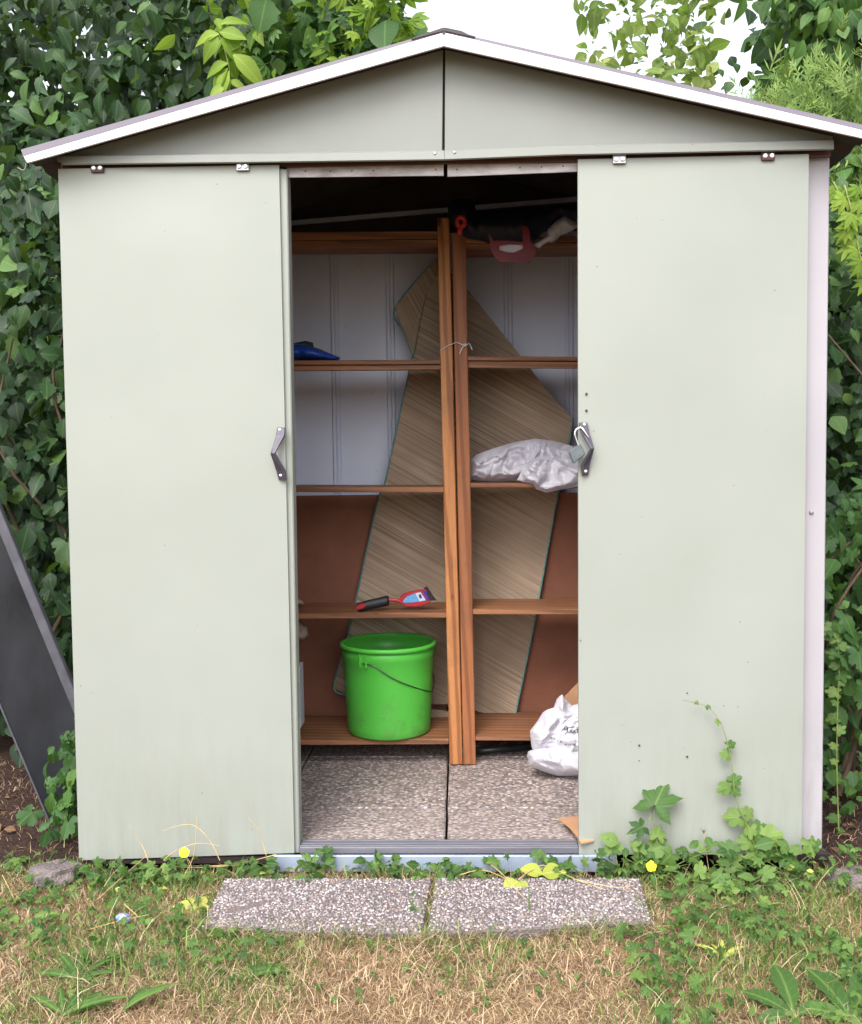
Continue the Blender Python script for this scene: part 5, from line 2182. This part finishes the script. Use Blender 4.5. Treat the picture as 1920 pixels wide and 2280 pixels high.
def strap_plant(label, base, specs, mat, T=OVL, name='broadleaf_weed'):
    t = thing(name, label, 'plant', base)
    Lv = Leaves()
    if T is LONG:
        specs = list(specs) + [(dx + random.uniform(-.5, .5), dy + random.uniform(-.5, .5), dz * random.uniform(.6, 1.3), s_ * random.uniform(.5, .9), ti) for (dx, dy, dz, s_, ti) in specs]
    for (dx, dy, dz, s_, ti) in specs:
        s_ *= .85; ti *= random.uniform(.4, 1)
        Lv.add(T, [base + Vector((0, 0, .003))], (-dx * .6, -.5 - dy * .3, 1), (dx, dy, dz), s_, ti, bend=.1)
    Lv.build('leaves', mat, t)
    return t


LONG = ovate(8, .085, .4, .55, .8, .5, .06)
BROAD = ovate(9, .19, .25, .45, .8, .6, .1)
GB = ovate(7, .055, .3, .5, .8, .4)
strap_plant('large dandelion-like leaves in the bottom right corner of the lawn', seat(1745, 2090), [(-.15, .35, 1, .17, .6), (.35, .3, 1, .20, .5), (-.9, .1, .5, .11, .6), (.7, -.2, .4, .12, .6)], mt['weed'], BROAD)
strap_plant('upright toothed pale leaf left of the bottom right corner', seat(1625, 2085), [(.05, .5, 1, .17, .75), (-.55, .2, .9, .12, .7), (.5, .0, .6, .10, .6), (-.8, -.3, .3, .09, .5)], mt['weed'], BROAD)
strap_plant('broad-bladed grass tuft in the lower left of the lawn', seat(160, 2010), [(-.5, .4, .7, .13, .6), (-.2, .5, .9, .11, .5), (.5, .4, .6, .12, .5), (.9, .1, .3, .10, .6), (-.9, 0, .4, .11, .5), (.2, -.5, .5, .1, .5)], mt['weed'], LONG)
strap_plant('broad-bladed grass tuft at the bottom left edge', seat(130, 2085), [(.9, .2, .4, .14, .7), (.5, .5, .6, .11, .6), (-.7, .3, .4, .12, .6), (.2, .8, .7, .1, .5)], mt['weed'], LONG)
strap_plant('single curved green leaf pair left of the lawn centre', seat(250, 2075), [(.75, .5, .6, .13, .6), (.4, .7, .6, .09, .5)], mt['weed'], LONG)
strap_plant('pointed green leaves below the left paving slab', seat(500, 2000), [(.7, .3, .7, .10, .4), (.9, .1, .3, .11, .5), (-.6, -.2, .2, .09, .5), (.1, -.7, .3, .07, .4), (.3, .8, .9, .08, .4)], mt['weed'], LONG)
strap_plant('pale yellowing lettuce-like weed left of the left paving slab', seat(395, 1860), [(-.5, .5, .7, .055, .9), (.5, .5, .8, .06, .9), (-.9, 0, .3, .06, .8), (.9, -.1, .3, .05, .9), (.1, -.9, .3, .05, .9), (0, .3, 1, .06, .7), (-.4, -.6, .4, .05, .9)], mt['weed_y'], OVW)
strap_plant('large yellowed leaf fallen on the right paving slab', atz(1060, 1805, -.006), [(.3, -.9, .1, .055, .6), (-.5, -.7, .2, .06, .8)], mt['weed_y'], OVW, 'yellowed_leaf_pair')
strap_plant('green and yellow leaves lying along the zinc strip', atz(1110, 1790, -.006), [(.8, -.2, .4, .07, .3), (-.7, -.1, .5, .07, .6), (.1, -.3, .9, .065, .2)], mt['weed_y'], OVW, 'yellowed_leaf_pair')
strap_plant('pale yellow-green runner weed in the right of the lawn', seat(1480, 1960), [(-.9, .5, .3, .08, .8), (.8, .5, .3, .07, .8), (.2, .9, .8, .07, .8), (.4, -.8, .2, .06, .8), (-.2, .6, .5, .06, .7)], mt['weed_y'], LONG)
# leafy weeds on the zinc strip and left foot
rs = random.Random(5)
for k, (x, y, lab) in enumerate(((650, 1775, 'small weed sprouting over the left end of the zinc strip'), (790, 1780, 'small weed over the zinc strip, below the green bucket'), (890, 1795, 'small dark weed over the slab joint'),
                                 (1000, 1785, 'small weed over the middle right of the zinc strip'), (1130, 1780, 'small weed with upright leaves below the cardboard scrap'), (350, 1800, 'bushy weed under the left door'),
                                 (540, 1790, 'bushy weed between the left door and the zinc strip'), (230, 1800, 'tangled weed at the left end of the shed foot'),
                                 (880, 1870, 'small weed in the gap between the front slabs'))):
    b = seat(x, y + 8)
    leafy('small_weed', lab, 'weed', b, [(x + rs.uniform(-38, 38), y - rs.uniform(-6, 36), b.y + rs.uniform(-.01, .01), rs.uniform(-1, 1), rs.uniform(-.1, 1), rs.uniform(.022, .036) * (.5 if k == 8 else 1), rs.uniform(.1, .8)) for _ in range(9)],
          mt['weed'], CIN if k % 2 else CUR, group='small weeds along the shed foot', r=.001)
# dry stalks in front of the left door
t = thing('dry_grass_stalks', 'arching dry grass stalks in front of the left door', 'grass stalks', seat(330, 1790))
segs = []
for path in ([(310, 1790), (296, 1740), (265, 1688)], [(290, 1820), (300, 1780), (305, 1738)], [(370, 1800), (395, 1755), (402, 1690), (403, 1668)], [(450, 1760), (430, 1720), (400, 1690), (370, 1688), (332, 1700)],
             [(335, 1760), (360, 1740), (405, 1725), (450, 1730)], [(545, 1750), (530, 1700), (508, 1672)], [(200, 1840), (255, 1790), (300, 1750)], [(380, 1750), (390, 1790), (320, 1900)], [(255, 1850), (310, 1900)],
             [(170, 1905), (260, 1880), (340, 1865)], [(480, 1770), (400, 1775), (330, 1770)], [(5, 1790), (30, 1840)], [(565, 1748), (480, 1768), (380, 1772)]):
    segs.append([at(x, y, min(-.04, atz(x, min(y + 15, 1900), G0).y) if y > 1770 else -.05) for x, y in path])
branches(t, segs, .0013, 'stalk', mt['drystem'])
t = thing('dry_grass_stalks', 'dry twisted stalks lying over the right paving slab', 'grass stalks', atz(1050, 1800, .0))
segs = []
for path in ([(1000, 1765), (1030, 1790), (1060, 1825), (1080, 1842)], [(1060, 1800), (1110, 1770), (1180, 1800), (1240, 1820)], [(940, 1790), (990, 1780), (1050, 1805)], [(1180, 1800), (1260, 1815), (1300, 1810)]):
    segs.append([atz(x, y, .004 + .006 * (i % 2)) for i, (x, y) in enumerate(path)])
branches(t, segs, .0014, 'stalk', mt['drystem'])
# seed head at right
t = thing('seed_head', 'small brown dried seed head standing in front of the right door', 'seed head', seat(1440, 1770))
c = at(1440, 1706, -.03)
Lv = Leaves()
for k in range(10):
    a = 2 * math.pi * k / 10
    Lv.add(GB, [c], (math.cos(a), math.sin(a), .3), (math.cos(a) * .6, math.sin(a) * .6, random.uniform(.2, 1)), .016, .5)
Lv.build('bracts', mt['dead'], t)
branches(t, [[t.location.copy(), c.lerp(t.location, .5), c]], .0012, 'stem', mt['drystem'])

# litter: blue and white wrapper
t = thing('crumpled_wrapper', 'small crumpled blue and white wrapper in the grass left of the slabs', 'wrapper', seat(252, 1885))
wp = [ZB(0, 0)]
bm = bmesh.new()
bmesh.ops.create_icosphere(bm, subdivisions=3, radius=.013)
p = t.location + Vector((0, 0, .018))
for v in bm.verts:
    v.co = Vector((v.co.x * 1.3, v.co.y, v.co.z * .9)) * (1 + .5 * noise.noise(v.co * 90)) + p
obj('wrapper_film', bm, mt['wrap'], t)
bm = bmesh.new()
bmesh.ops.create_icosphere(bm, subdivisions=3, radius=.008)
for v in bm.verts:
    v.co = v.co * (1 + .5 * noise.noise(v.co * 120 + Vector((5, 5, 5)))) + p + Vector((.004, -.009, .006))
obj('wrapper_lining', bm, mt['lwhite'], t)
# brown leaf at the right
leafy('curled_dead_leaf', 'curled brown dead leaf beside the right end of the shed base', 'leaf', seat(1675, 1785), [(1665, 1772, -.06, .8, -.1, .04, .4)], mt['dead'], OVW, stem=False)
print('objects', len(bpy.data.objects), 'polys', sum(len(o.data.polygons) for o in bpy.data.objects if o.type == 'MESH'))
